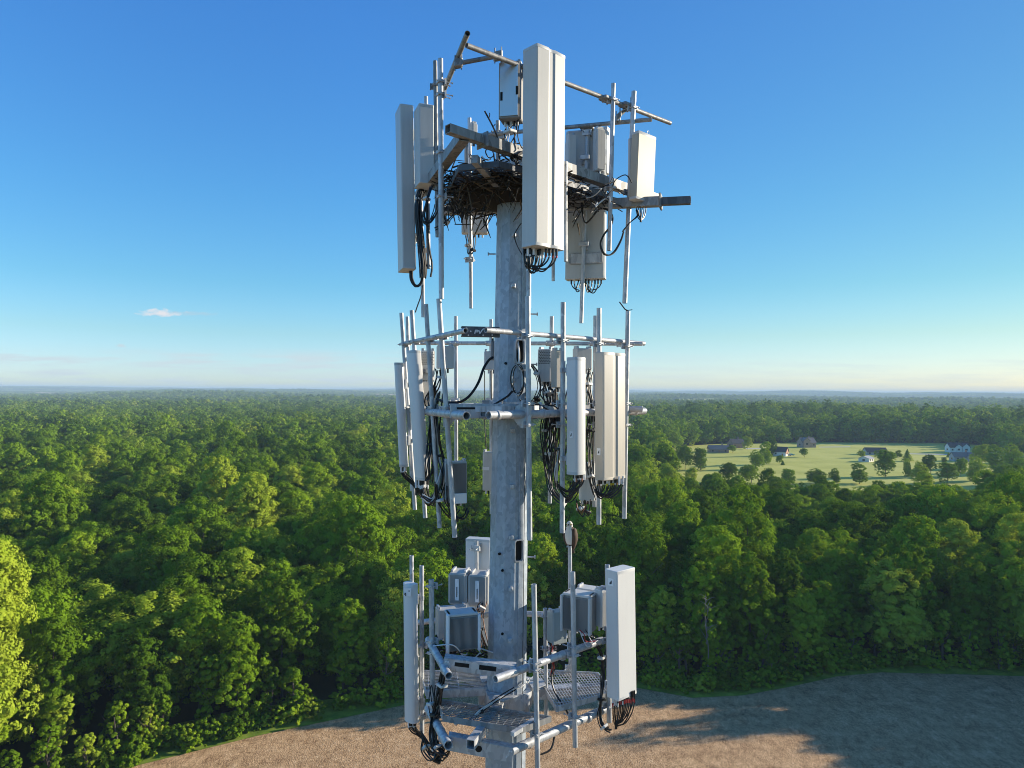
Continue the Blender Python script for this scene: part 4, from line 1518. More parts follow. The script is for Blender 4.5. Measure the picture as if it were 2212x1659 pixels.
for s in (-1, 1):
    m = MB()
    rings = []
    for z, th, ln, bk in ((.335, .012, .03, 0), (.30, .034, .06, .0), (.22, .044, .085, .015), (.12, .042, .08, .03), (.02, .032, .055, .05), (-.06, .014, .025, .07)):
        c = foot + UP * z + vs * (s * (.088 - .3 * max(0, .1 - z))) - vd * (.01 + bk)
        rings.append([c + vs * (s * th * math.cos(q)) + vd * (ln * math.sin(q)) for q in [2 * math.pi * i / 14 for i in range(14)]])
    m.loft(rings)
    m.build('wing', M_BBR, bird)
m = MB()
m.loft([[foot + UP * z - vd * b_ + vs * (u * w_) + vd * (v * .012) for u, v in ((-1, -1), (1, -1), (1, 1), (-1, 1))] for z, b_, w_ in ((.06, .07, .03), (-.06, .10, .04), (-.14, .115, .045))])
m.build('tail', M_BDK, bird, smooth=False)
hd = foot + UP * .405 + vd * .03
m = MB()
m.path([hd + vd * .035 + vs * .04, hd + vs * .05 + vd * .005, hd - vd * .05 + vs * .03], .012, 6)
m.path([hd + vd * .035 - vs * .04, hd - vs * .05 + vd * .005, hd - vd * .05 - vs * .03], .012, 6)
m.build('eye_stripe', M_BDK, bird)
m = MB()
m.path([hd + vd * .045, hd + vd * .072 - UP * .006, hd + vd * .080 - UP * .024], [.014, .010, .003], 8)
m.build('beak', M_BDK, bird)
for s in (-1, 1):
    m = MB()
    m.tube(hd + vd * .032 + vs * (s * .032) + UP * .008, hd + vd * .042 + vs * (s * .038) + UP * .008, .008, 8)
    m.build('eye', M_YTAPE, bird)
    m = MB()
    c = foot + vs * (s * .026)
    m.path([c + UP * .06, c + UP * .012 + vd * .004], .013, 6)
    for k in (-.5, 0, .5):
        m.path([c + UP * .012, c + UP * .010 + vd * .03 + vs * (k * .03), c - UP * .012 + vd * .042 + vs * (k * .04)], [.008, .007, .003], 5)
    m.build('leg', M_GREYP, bird)

# ------------------------------------------------------------------ houses on the lawn and far off
M_BRICK = painted('brown brick', (.36, .24, .19), .8, .15)
M_STONE = painted('brown stone', (.40, .30, .25), .85, .2)
M_SIDING = painted('white siding', (.78, .77, .74), .6, .04)
M_BARN = painted('cream barn cladding', (.74, .70, .62), .6, .05)
M_GREYWALL = painted('grey house wall', (.42, .42, .42), .7, .1)
M_ROOFD = painted('dark shingles', (.06, .062, .07), .8, .2)
M_ROOFB = painted('brown shingles', (.25, .21, .19), .8, .2)
M_ROOFL = painted('pale metal roof', (.48, .46, .43), .5, .08)
M_WIN = principled('window glass', (.03, .04, .05), .1)[0]
M_WOODG = painted('orange brown gable boards', (.42, .20, .11), .7, .1)


def house(px, yf, w, d, hw, hr, rot, wall, roof, label, gable=None, fronts=(), chimney=False, cat='house', name='house', z=None, D=None, door=True):
    """w along the ridge, d across; rot turns the ridge away from the photo's horizontal; fronts = extra gables (offset, width, height)"""
    if D is None:
        dd = M3 @ Vector(((px - 1106) / FPX, -(yf - 829.5) / FPX, -1))
        p = CAMP + dd * ((0 - CAM_Z) / dd.z)
    else:
        q = P(px, yf, D)
        p = Vector((q.x, q.y, float(hgt(q.x, q.y)) if z is None else z))
    root = empty(name, p, label, cat)
    u = Vector((math.cos(rot), math.sin(rot), 0)); v = Vector((-math.sin(rot), math.cos(rot), 0))
    at = lambda a, b, c: p + u * a + v * b + UP * c
    m = MB()
    X, Y = w / 2, d / 2
    m.add([at(-X, -Y, -.5), at(X, -Y, -.5), at(X, Y, -.5), at(-X, Y, -.5), at(-X, -Y, hw), at(X, -Y, hw), at(X, Y, hw), at(-X, Y, hw), at(-X, 0, hw + hr - .1), at(X, 0, hw + hr - .1)],
          [(0, 1, 5, 4), (2, 3, 7, 6), (1, 2, 6, 9, 5), (3, 0, 4, 8, 7), (0, 3, 2, 1)])
    m.build('wall', wall, root, smooth=False)
    if gable is not None:
        g = MB()
        for sx in (-1, 1):
            g.add([at(sx * (X + .03), -Y, hw * .45), at(sx * (X + .03), Y, hw * .45), at(sx * (X + .03), Y, hw), at(sx * (X + .03), 0, hw + hr - .12), at(sx * (X + .03), -Y, hw)], [(0, 1, 2, 3, 4)])
        g.build('gable_cladding', gable, root, smooth=False)
    e = .5
    k = (hr) / Y
    r = MB()
    for s in (-1, 1):
        a0, a1 = (at(-X - e, s * (Y + e), hw - e * k), at(X + e, s * (Y + e), hw - e * k))
        b0, b1 = (at(-X - e, 0, hw + hr), at(X + e, 0, hw + hr))
        t_ = UP * .22
        r.add([a0, a1, b1, b0, a0 + t_, a1 + t_, b1 + t_, b0 + t_], [(0, 1, 2, 3), (4, 5, 6, 7), (0, 1, 5, 4), (1, 2, 6, 5), (2, 3, 7, 6), (3, 0, 4, 7)])
    ro = r.build('roof', roof, root, smooth=False)
    if chimney:
        c = MB()
        c.box(at(X * .45, Y * .2, hw + hr + .2), (u, v, UP), (.5, .5, 1.3))
        c.build('chimney', M_BRICK, ro, smooth=False)
    for off, gw, gh in fronts:
        g = MB()
        yb = -Y - 1.0
        H = hw + (gh * .55 if gh > 2 else .4)
        g.add([at(off - gw / 2, yb, -.4), at(off + gw / 2, yb, -.4), at(off + gw / 2, yb, H), at(off, yb, H + gw * .42), at(off - gw / 2, yb, H),
               at(off - gw / 2, 0, -.4), at(off + gw / 2, 0, -.4), at(off + gw / 2, 0, H), at(off, 0, H + gw * .42), at(off - gw / 2, 0, H)],
              [(0, 1, 2, 3, 4), (1, 6, 7, 2), (5, 0, 4, 9)])
        go_ = g.build('front_gable', wall, root, smooth=False)
        g = MB()
        for s in (-1, 1):
            a0 = at(off + s * (gw / 2 + .35), yb - .4, H - .15); a1 = at(off + s * (gw / 2 + .35), 0, H - .15)
            b0 = at(off, yb - .4, H + gw * .42 + .12); b1 = at(off, 0, H + gw * .42 + .12)
            t_ = UP * .2
            g.add([a0, a1, b1, b0, a0 + t_, a1 + t_, b1 + t_, b0 + t_], [(0, 1, 2, 3), (4, 5, 6, 7), (0, 1, 5, 4), (1, 2, 6, 5), (2, 3, 7, 6), (3, 0, 4, 7)])
        g.build('gable_roof', roof, go_, smooth=False)
        g = MB()
        g.box(at(off, yb - .03, H * .55), (u, v, UP), (gw * .17, .05, .7))
        g.build('window', M_WIN, go_, smooth=False)
    n = max(2, int(w / 4))
    for i in range(n):
        a = -X + (i + .5) * w / n
        if any(abs(a - o_) < gw_ / 2 + .5 for o_, gw_, _ in fronts): continue
        g = MB()
        if door and i == n // 2:
            g.box(at(a, -Y - .03, 1.05), (u, v, UP), (.55, .05, 1.05))
            g.build('door', M_WOODG, root, smooth=False)
        else:
            g.box(at(a, -Y - .03, hw * .55), (u, v, UP), (.6, .05, min(.65, hw * .3)))
            g.build('window', M_WIN, root, smooth=False)
    for s in (-1, 1):
        g = MB()
        g.box(at(s * (X + .06), 0, hw * .55), (u, v, UP), (.05, d * .12, .65))
        g.build('window', M_WIN, root, smooth=False)
    return root


house(1551, 977, 15.5, 9, 2.9, 2.9, R(-4), M_BRICK, M_ROOFB, 'low brown brick ranch house at the left end of the lawn', chimney=True)
house(1590, 967, 12, 10, 4.2, 3.6, R(12), M_BRICK, M_ROOFD, 'dark brick house half hidden in shade behind the brown ranch house', chimney=True)
house(1686, 984.5, 10, 8.5, 3.6, 3.4, R(-35), M_SIDING, M_ROOFD, 'white house with orange brown gable end and dark roof on the lawn', gable=M_WOODG)
house(1742, 966, 13, 10, 4.6, 4.0, R(8), M_STONE, M_ROOFB, 'big brown stone house in shade at the back of the lawn', fronts=((-3, 6, 3),), chimney=True)
house(1871, 997, 8.5, 7.5, 2.5, 1.5, R(42), M_BARN, M_ROOFL, 'small white barn with pale roof in the middle of the lawn', cat='barn', name='barn', door=False)
house(1890, 982, 16, 9, 2.6, 3.0, R(-3), M_GREYWALL, M_ROOFD, 'long low grey house with dark roof in shade behind the white barn')
house(2068, 977, 16, 9, 4.6, 3.4, R(-6), M_SIDING, M_ROOFD, 'white house with dark roof and two front gables at the far right lawn', fronts=((-1.5, 5, 1), (4.5, 6, 1)))
house(2078, 996, 14, 9, 3.4, 3.0, R(-8), M_GREYWALL, M_ROOFB, 'grey house with brown roof in front of the white house with two gables', fronts=((4, 5, 1),), chimney=True)


def car(px, yf, L_, col, label, rot):
    dd = M3 @ Vector(((px - 1106) / FPX, -(yf - 829.5) / FPX, -1))
    p = CAMP + dd * ((0 - CAM_Z) / dd.z)
    root = empty('parked_car', p, label, 'car')
    u = Vector((math.cos(rot), math.sin(rot), 0)); v = Vector((-math.sin(rot), math.cos(rot), 0))
    b = MB()
    prof = [(-.5, .3), (.5, .3), (.5, .75), (.28, .85), (.14, 1.35), (-.3, 1.38), (-.46, .9), (-.5, .8)]
    rings = [[p + u * (a * L_) + v * (s * .85) + UP * c for a, c in prof] for s in (-1, 1)]
    b.loft(rings)
    b.build('body', principled('car paint', col, .25)[0], root, smooth=False)
    g = MB()
    g.loft([[p + u * (a * L_) + v * (s * .87) + UP * c for a, c in [(.22, .9), (.12, 1.27), (-.27, 1.29), (-.38, .92)]] for s in (-1, 1)])
    g.build('window', M_WIN, root, smooth=False)
    for sx in (-.32, .3):
        for sy in (-.8, .8):
            w_ = MB()
            c = p + u * (sx * L_) + v * sy + UP * .33
            w_.tube(c - v * .1, c + v * .1, .33, 12)
            w_.build('wheel', M_BLACK, root)


car(1703, 984.6, 4.6, (.75, .77, .8), 'white car parked by the gable end of the white house', R(10))
car(1710, 983.6, 4.4, (.05, .35, .5), 'blue car parked beside the white car on the lawn drive', R(-5))
car(2075, 998.5, 4.8, (.75, .77, .8), 'white car parked in front of the grey house', R(0))

house(483, 0, 14, 9, 3, 4.5, R(20), M_SIDING, M_SIDING, 'far white gabled house on the wooded ridge left of the tower', D=2350)
house(372, 0, 11, 8, 4, 3, R(-15), M_SIDING, M_ROOFL, 'far small white house among the trees left of the tower', D=1500)
house(337, 0, 20, 10, 4.5, 3.5, R(5), M_SIDING, M_SIDING, 'tiny distant white farmhouse, farthest house left of the tower', D=3300)


def water_tower(px, D, h, label):
    q = P(px, 843, D)
    p = Vector((q.x, q.y, float(hgt(q.x, q.y))))
    root = empty('water_tower', p, label, 'water tower')
    m = MB()
    m.tube(p, p + UP * h * .8, h * .05, 12, r1=h * .035)
    m.build('stem', M_SIDING, root)
    m = MB()
    m.loft([[p + UP * z + Vector((math.cos(a * .524), math.sin(a * .524), 0)) * r for a in range(12)] for z, r in ((h * .76, h * .03), (h * .82, h * .12), (h * .9, h * .15), (h * .97, h * .1), (h, h * .02))])
    m.build('tank', M_SIDING, root)


water_tower(4, 8600, 74, 'distant white water tower on the skyline at the left photo edge')
water_tower(747, 9000, 66, 'distant white water tower on the skyline left of the steel tower')

# ------------------------------------------------------------------ trees
def leaf_mat(name):
    m = bpy.data.materials.new(name)
    m.use_nodes = True
    t = m.node_tree
    t.nodes.clear()
    oi = t.nodes.new('ShaderNodeObjectInfo')
    co = t.nodes.new('ShaderNodeTexCoord')
    n = noise(t, co.outputs['Object'], .55, 3, .6)
    v = mth(t, 'ADD', mth(t, 'MULTIPLY', oi.outputs['Random'], .74), mth(t, 'MULTIPLY', n, .26))
    c = ramp(t, v, [(.10, (.070, .145, .011)), (.32, (.135, .235, .013)), (.55, (.195, .325, .017)), (.74, (.28, .405, .023)), (.90, (.39, .46, .05))])
    d = t.nodes.new('ShaderNodeBsdfDiffuse')
    tr = t.nodes.new('ShaderNodeBsdfTranslucent')
    t.links.new(c, d.inputs[0])
    hs = t.nodes.new('ShaderNodeHueSaturation')
    hs.inputs['Hue'].default_value = .485
    hs.inputs['Value'].default_value = 1.25
    t.links.new(c, hs.inputs['Color'])
    t.links.new(hs.outputs[0], tr.inputs[0])
    mx = t.nodes.new('ShaderNodeMixShader')
    mx.inputs[0].default_value = .28
    t.links.new(d.outputs[0], mx.inputs[1])
    t.links.new(tr.outputs[0], mx.inputs[2])
    o = t.nodes.new('ShaderNodeOutputMaterial')
    t.links.new(mx.outputs[0], o.inputs[0])
    return m


M_LEAF = leaf_mat('leaves')
M_BARK = painted('bark', (.13, .105, .08), .9, .25)


def leaf_mesh(name, cen, nor, size, rng, curl=.25):
    """one quad (folded a little) per leaf spray"""
    n = len(cen)
    nor = nor / np.maximum(np.linalg.norm(nor, axis=1, keepdims=True), 1e-6)
    t = rng.normal(size=(n, 3))
    t -= nor * np.sum(t * nor, axis=1, keepdims=True)
    t /= np.maximum(np.linalg.norm(t, axis=1, keepdims=True), 1e-6)
    b = np.cross(nor, t)
    s = size[:, None]
    L, W = s * .62, s * .40
    v = np.empty((n, 4, 3))
    v[:, 0] = cen - t * L
    v[:, 1] = cen + b * W - nor * s * curl * .5
    v[:, 2] = cen + t * L
    v[:, 3] = cen - b * W - nor * s * curl * .5
    me = bpy.data.meshes.new(name)
    me.vertices.add(n * 4)
    me.vertices.foreach_set('co', v.reshape(-1))
    me.loops.add(n * 4)
    me.loops.foreach_set('vertex_index', np.arange(n * 4, dtype=np.int32))
    me.polygons.add(n)
    me.polygons.foreach_set('loop_start', np.arange(0, n * 4, 4, dtype=np.int32))
    me.update(calc_edges=True)
    me.materials.append(M_LEAF)
    return me


def crown_arrays(rng, rad, z0, z1, nclump, nleaf, leaf, upright=.3, nlobe=9, skirt=0.0):
    """leaf centres, normals and sizes of one crown: lobes > clumps > sprays"""
    H = z1 - z0
    lob = []
    for k in range(nlobe):
        a = rng.uniform(0, 2 * math.pi)
        f = rng.uniform(.12, .97)
        prof = math.sqrt(max(.05, 1 - (2 * abs(f - (.42 - skirt * .25)) / 1.25) ** 2)) if f > .42 - skirt * .25 else (.62 + .38 * f / .42) * (1 - skirt) + skirt * 1.0
        rr = rad * prof * rng.uniform(.30, .62)
        lr = rad * rng.uniform(.36, .56)
        lob.append((rr * math.cos(a), rr * math.sin(a), z0 + H * f, lr))
    lob.append((0, 0, z1 - rad * .45, rad * .5))
    lob.append((0, 0, z0 + H * .46, rad * .6))
    cs, ns, ss = [], [], []
    wts = np.array([l[3] ** 2 for l in lob]); wts = wts / wts.sum()
    for k in range(nclump):
        lx, ly, lz, lr = lob[rng.choice(len(lob), p=wts)]
        d = rng.normal(size=3)
        d[2] = d[2] + .35
        d /= np.linalg.norm(d)
        c = np.array([lx, ly, lz]) + d * lr * rng.uniform(.82, 1.12)
        rc = rad * rng.uniform(.075, .14)
        m = int(nleaf * rng.uniform(.7, 1.3))
        e = rng.normal(size=(m, 3))
        e /= np.linalg.norm(e, axis=1, keepdims=True)
        rr = rc * rng.uniform(.35, 1.0, size=(m, 1)) ** .6
        off = e * rr * np.array([1, 1, .8])
        off += d * rc * .25
        cs.append(c + off)
        ns.append(e * .6 + d * .85 + np.array([0, 0, upright]) + rng.normal(size=(m, 3)) * .32)
        ss.append(leaf * rng.uniform(.6, 1.35, size=m))
    cs = np.concatenate(cs); ns = np.concatenate(ns); ss = np.concatenate(ss)
    k = cs[:, 2] > .2
    return cs[k], ns[k], ss[k]


def trunk_mb(rng, h, r, spread):
    mb = MB()
    top = Vector((rng.uniform(-.4, .4), rng.uniform(-.4, .4), h * .62))
    mb.path(catmull([(0, 0, 0), (rng.uniform(-.2, .2), rng.uniform(-.2, .2), h * .3), top, top + Vector((rng.uniform(-.5, .5), rng.uniform(-.5, .5), h * .22))], 4),
            [r * (1 - .8 * i / 12) for i in range(13)], 7)
    for k in range(6):
        a = rng.uniform(0, 6.28)
        z = h * rng.uniform(.3, .62)
        e = Vector((math.cos(a) * spread * rng.uniform(.5, .85), math.sin(a) * spread * rng.uniform(.5, .85), z + h * rng.uniform(.12, .3)))
        s = Vector((0, 0, z))
        mb.path(catmull([s, s.lerp(e, .5) + Vector((0, 0, -.4)), e], 4), [r * .42 * (1 - .85 * i / 8) for i in range(9)], 5)
    return mb


class Kind:
    pass


def make_kind(seed, h, rad, z0f, nclump, nleaf, leaf, upright=.3, nlobe=9, skirt=0, trunk=True):
    rng = np.random.default_rng(seed)
    k = Kind()
    k.h, k.rad = h, rad
    k.crown = leaf_mesh('crown', *crown_arrays(rng, rad, h * z0f, h, nclump, nleaf, leaf, upright, nlobe, skirt), rng)
    if trunk:
        o = trunk_mb(rng, h, .28, rad).build('trunk', M_BARK)
        k.trunk = o.data
        bpy.data.objects.remove(o)
    return k


# canopy trees, bushy edge trees, narrow saplings
NEAR = [make_kind(100 + i, rnd.uniform(16.5, 22), rnd.uniform(7.0, 9.4), .12, 620, 58, .34, upright=u, nlobe=n) for i, (u, n) in enumerate(((.1, 7), (.3, 10), (.8, 12), (.15, 6), (.1, 9), (.6, 11), (.2, 7), (.15, 8)))]
EDGEK = [make_kind(150 + i, rnd.uniform(15, 20), rnd.uniform(5.4, 6.8), .04, 500, 62, .32, upright=u, nlobe=13, skirt=.8) for i, u in enumerate((.2, .5, .3, .6, .25))]
SAPK = [make_kind(170 + i, rnd.uniform(7, 11), rnd.uniform(2.2, 2.9), .06, 80, 44, .40, upright=.4, nlobe=9, skirt=.8) for i in range(4)]
BUSHK = [make_kind(180 + i, rnd.uniform(2.0, 3.6), rnd.uniform(1.6, 2.4), .02, 34, 34, .34, upright=.5, nlobe=5, skirt=.7, trunk=False) for i in range(3)]


def conifer(seed, h, rad):
    rng = np.random.default_rng(seed)
    n = 3200
    f = rng.uniform(0, 1, n) ** .7
    a = rng.uniform(0, 2 * math.pi, n)
    tier = .75 + .25 * np.sin(f * 60 + np.sin(a * 5) * 2)
    r = rad * (1 - .94 * (1 - f)) * 0 + rad * f * tier * rng.uniform(.45, 1.0, n)
    z = h * (1 - f * .93)
    c = np.stack([r * np.cos(a), r * np.sin(a), z], 1)
    k = Kind(); k.h, k.rad = h, rad
    k.crown = leaf_mesh('crown', c, np.stack([np.cos(a) * .5, np.sin(a) * .5, np.ones(n) * .8], 1) + rng.normal(size=(n, 3)) * .4, .55 * rng.uniform(.6, 1.3, n), rng)
    o = trunk_mb(rng, h, .25, rad * .3).build('trunk', M_BARK)
    k.trunk = o.data
    bpy.data.objects.remove(o)
    return k


CONK = [conifer(191, 14, 4.6), conifer(192, 7, 2.4)]


def put_tree(k, x, y, s, rz, label, group, sz=1.0, name='tree', cat='tree', z=None):
    z = float(hgt(x, y)) if z is None else z
    root = empty(name, (x, y, z), label, cat, group)
    root.rotation_euler = (0, 0, rz)
    root.scale = (s, s, s * sz)
    c = bpy.data.objects.new('crown', k.crown)
    COL.objects.link(c)
    c.parent = root
    if hasattr(k, 'trunk'):
        t_ = bpy.data.objects.new('trunk', k.trunk)
        COL.objects.link(t_)
        t_.parent = root
    return root


def pxof(x, y, z):
    d = M3.transposed() @ (Vector((x, y, z)) - CAMP)
    return 1106 - FPX * d.x / d.z, 829.5 + FPX * d.y / d.z


def in_poly(x, y, poly):
    x = np.asarray(x, float); y = np.asarray(y, float)
    r = np.zeros(x.shape, bool)
    j = len(poly) - 1
    for i in range(len(poly)):
        xi, yi = poly[i]; xj, yj = poly[j]
        if yi != yj:
            r ^= ((yi > y) != (yj > y)) & (x < (xj - xi) * (y - yi) / (yj - yi) + xi)
        j = i
    return r


def grid_pts(x0, x1, y0, y1, step, rng):
    xs = np.arange(x0, x1, step); ys = np.arange(y0, y1, step * .87)
    gx, gy = np.meshgrid(xs, ys)
    gx[1::2] += step * .5
    gx = gx + rng.uniform(-.36, .36, gx.shape) * step
    gy = gy + rng.uniform(-.36, .36, gy.shape) * step
    return gx.ravel(), gy.ravel()


# the open ground seen from the camera: field and lawn
def edge_y(x):
    return np.interp(x, EX[3:17], EY[3:17])


def outside_field(x, y, m=2.0):
    big = []
    c = Vector((0, 20))
    for ex, ey in EDGE:
        d = (Vector((ex, ey)) - c)
        q = c + d * (1 + m / d.length)
        big.append((q.x, q.y))
    return ~in_poly(x, y, big)


LAWN_CLEAR = [(74, 326), (114, 284), (204, 286), (296, 316), (362, 420), (412, 560), (448, 690), (425, 712), (300, 708), (205, 686), (150, 640), (112, 560), (94, 450)]

gx, gy = grid_pts(-330, 420, -70, 330, 9.4, nr)
ok = outside_field(gx, gy, 4.0) & ~in_poly(gx, gy, LAWN_CLEAR) & (np.hypot(gx, gy) < 330)
ok &= nr.uniform(size=len(gx)) > .06
gx, gy = gx[ok], gy[ok]
view = (gy > 60) & (np.abs(gx / np.maximum(gy, 1)) < .755)
dist = np.hypot(gx, gy)
order = np.argsort(np.where(view, dist, 1e9))
N_IND = 255
ind = order[:min(N_IND, int(view.sum()))]
stuff_near = np.setdiff1d(np.arange(len(gx)), ind)


def where_word(px):
    if px < 180: return 'at the far left'
    if px < 420: return 'well left of the tower'
    if px < 640: return 'midway to the left photo edge'
    if px < 860: return 'just left of the tower'
    if px < 1060: return 'behind the left antennas'
    if px < 1290: return 'straight behind the steel pole'
    if px < 1460: return 'just right of the tower'
    if px < 1680: return 'right of the tower'
    if px < 1900: return 'well right of the tower'
    return 'at the far right'


def row_word(d_edge, tall):
    if d_edge < 9: return 'at the field edge'
    if d_edge < 22: return 'in the second row of the wood'
    if d_edge < 45: return 'in the thick of the wood'
    return 'deep in the wood'


SHAPE = ['broad round leafy tree', 'tall domed leafy tree', 'spiky crowned leafy tree', 'lumpy leafy tree', 'wide leafy tree', 'feathery leafy tree', 'dense leafy tree', 'ragged leafy tree']
for q, i in enumerate(ind):
    x, y = float(gx[i]), float(gy[i])
    de = float(np.min(np.hypot(EX - x, EY - y)))
    de = min(de, abs(y - float(edge_y(x))) if -60 < x < 95 else de)
    edge = de < 14
    if edge:
        ki = rnd.randrange(len(EDGEK)); k = EDGEK[ki]
        s, sz = rnd.uniform(.78, 1.08), rnd.uniform(.9, 1.06)
        sh = 'bushy low branched tree' if s < .95 else 'big low branched leafy tree'
    else:
        ki = rnd.randrange(len(NEAR)); k = NEAR[ki]
        s, sz = rnd.uniform(.74, 1.16), rnd.uniform(.84, 1.12)
        sh = SHAPE[ki]
    if y > 215 and .2 < x / y < .68:
        s *= .84
    px, py = pxof(x, y, k.h * s * sz)
    put_tree(k, x, y, s, rnd.uniform(0, 6.28), f'{sh} {row_word(de, s)}, {where_word(px)}'.replace('in the second row of the wood', 'in the second row'), 'trees of the near wood', sz)

# saplings and bushes along the field edge
cnt = 0
for x, y in zip(np.interp(np.linspace(0, 1, 52), np.linspace(0, 1, 15), EX[2:17]), np.interp(np.linspace(0, 1, 52), np.linspace(0, 1, 15), EY[2:17])):
    x += rnd.uniform(-2, 2); y += rnd.uniform(1.5, 5.5)
    if abs(x / y) > .76 or outside_field(np.array([x]), np.array([y]), 1.0)[0] == False: continue
    k = rnd.choice(SAPK)
    s = rnd.uniform(.6, 1.1)
    px, py = pxof(x, y, 4)
    put_tree(k, x, y, s, rnd.uniform(0, 6.28), f'{"small" if s < .85 else "slim"} sapling at the wood\'s foot beside the field, {where_word(px)}', 'saplings along the field edge', 1.0, 'sapling', 'sapling')
    cnt += 1

# the big pale trees at the photo's lower left corner
for x, y, k, s, sz, l in ((-68.5, 90, make_kind(199, 29, 8.8, .04, 1150, 62, .36, upright=.3, nlobe=16, skirt=.8), 1.0, 1.0, 'bright green tall tree filling the lower left corner of the photo'),
                          (-80, 104, EDGEK[3], 1.5, 1.0, 'bright green tree behind the corner tree at the left photo edge'),
                          (-59.5, 94, SAPK[1], 1.0, .9, 'leafy bush tree beside the bright corner tree at the field margin'),
                          (-55, 98.5, SAPK[0], .85, .85, 'small bush tree at the sunny tip of the grass margin')):
    put_tree(k, x, y, s, rnd.uniform(0, 6.28), l, None, sz)

# the half dead tree at the field edge right of the tower
dead = empty('dead_tree', (33.5, 121.5, 0), 'half dead pale tree with bare branches at the field edge, right of the tower', 'tree')
mb = MB()
drng = random.Random(5)
top = Vector((33.2, 121.3, 15.5))
mb.path(catmull([(33.5, 121.5, 0), (33.7, 121.3, 6), (33.1, 121.2, 11), top], 5), [.13 * (1 - .85 * i / 15) for i in range(16)], 6)
for k in range(26):
    z = drng.uniform(7, 15)
    a = drng.uniform(0, 6.28)
    ln = drng.uniform(.8, 2.4)
    s_ = Vector((33.4, 121.3, z))
    e_ = s_ + Vector((math.cos(a) * ln, math.sin(a) * ln, ln * drng.uniform(.3, 1.0)))
    mb.path(catmull([s_, s_.lerp(e_, .5) + Vector((0, 0, .15)), e_], 3), [.06 * (1 - .8 * i / 6) for i in range(7)], 4)
mb.build('trunk', painted('dead wood', (.24, .21, .18), .9, .1), dead)
rng_ = np.random.default_rng(77)
ca = crown_arrays(rng_, 2.2, 1, 15.5, 60, 26, .36, nlobe=12, skirt=.8)
ob = bpy.data.objects.new('crown', leaf_mesh('crown', *ca, rng_))
COL.objects.link(ob); ob.parent = dead

# trees standing on the lawn: px centre, py foot, py top, px width, kind
LT = [(1583, 978.5, 963, 20, NEAR[0], 'small dark round tree beside the brown brick ranch house on the lawn'),
      (1614, 971, 945, 22, NEAR[1], 'round green tree standing alone near the far drive on the lawn'),
      (1668, 985, 941, 24, NEAR[6], 'tall slim tree rising in front of the white house with the brown gable'),
      (1652, 1004, 958, 38, NEAR[3], 'tall sunlit tree left of the white house with the brown gable'),
      (1632, 1014, 978, 36, NEAR[5], 'bushy tree at the near rim of the lawn, left of the tall sunlit tree'),
      (1738, 988, 970, 21, NEAR[0], 'dark ball shaped tree alone in the middle of the lawn'),
      (1683, 1002, 985, 18, NEAR[4], 'small dark tree in front of the white house with the brown gable'),
      (1691, 1004.5, 994, 11, CONK[1], 'tiny conifer on the lawn below the white house with the brown gable'),
      (1860, 989, 972, 19, NEAR[2], 'dark round tree right behind the small white barn'),
      (1912, 1030, 977, 50, NEAR[1], 'large sunlit tree at the near rim of the lawn beside the white barn'),
      (1960, 997, 970, 30, CONK[0], 'dark conifer standing on the lawn right of the white barn'),
      (1940, 988, 974, 20, NEAR[3], 'low dark tree in the shade behind the conifer on the lawn'),
      (1959, 1030, 992, 22, NEAR[6], 'slim tree at the near rim of the lawn below the conifer'),
      (1982, 1028, 1000, 18, NEAR[5], 'smallest slim tree in the row at the near rim of the lawn'),
      (2010, 1030, 986, 40, NEAR[0], 'round tree at the near rim of the lawn, right end of the small row'),
      (2039, 1001, 989, 14, NEAR[7], 'low pale tree on the lawn between the shaded drive and the row'),
      (2049, 988, 977, 11, CONK[1], 'small dark conifer beside the white house with two gables'),
      (2131, 974, 953, 27, NEAR[4], 'round tree on the shaded lawn right of the white house with two gables'),
      (2122, 1012, 965, 44, NEAR[1], 'bright tree at the right end of the lawn, nearest to the grey house'),
      (2150, 1020, 966, 46, NEAR[3], 'bright tree second from the grey house at the right end of the lawn'),
      (2186, 1024, 968, 48, NEAR[5], 'bright tree at the photo edge beside the right end of the lawn'),
      (2108, 1040, 990, 44, NEAR[6], 'bright tree in front of the right end of the lawn'),
      (2165, 1052, 1000, 52, NEAR[2], 'bright tree below the right end of the lawn near the photo edge'),
      (2205, 1048, 996, 46, NEAR[0], 'bright tree cut by the right photo edge below the lawn'),
      (1449, 1012, 975, 34, NEAR[1], 'tree at the left end of the lawn'),
      (1480, 1014, 968, 40, NEAR[4], 'taller tree at the left end of the lawn'),
      (1513, 1016, 972, 36, NEAR[7], 'tree with sunlit side at the left end of the lawn, nearest to the grass'),
      (1575, 1042, 1003, 44, NEAR[4], 'leafy tree on the near rim of the lawn below the brown ranch house'),
      (1622, 1049, 1008, 52, NEAR[0], 'wide tree on the near rim of the lawn, second from the left'),
      (1704, 1046, 1016, 38, NEAR[7], 'tree on the near rim of the lawn straight below the brown gabled white house'),
      (1762, 1047, 1013, 46, NEAR[2], 'broad tree on the near rim of the lawn below the ball shaped tree'),
      (1803, 1042, 1013, 28, NEAR[6], 'narrow tree on the near rim, between the ball shaped tree and the barn'),
      (1856, 1046, 1005, 48, NEAR[3], 'big tree on the near rim of the lawn directly below the white barn'),
      (1992, 1047, 1006, 46, NEAR[5], 'tree on the near rim of the lawn under the row of slim trees'),
      (2046, 1044, 1003, 42, NEAR[1], 'tree on the near rim of the lawn below the grey house'),
      (2074, 1030, 994, 34, NEAR[4], 'tree just in front of the grey house at the right end of the lawn'),
      (1466, 1000, 966, 30, NEAR[3], 'tree behind the others at the left end of the lawn')]
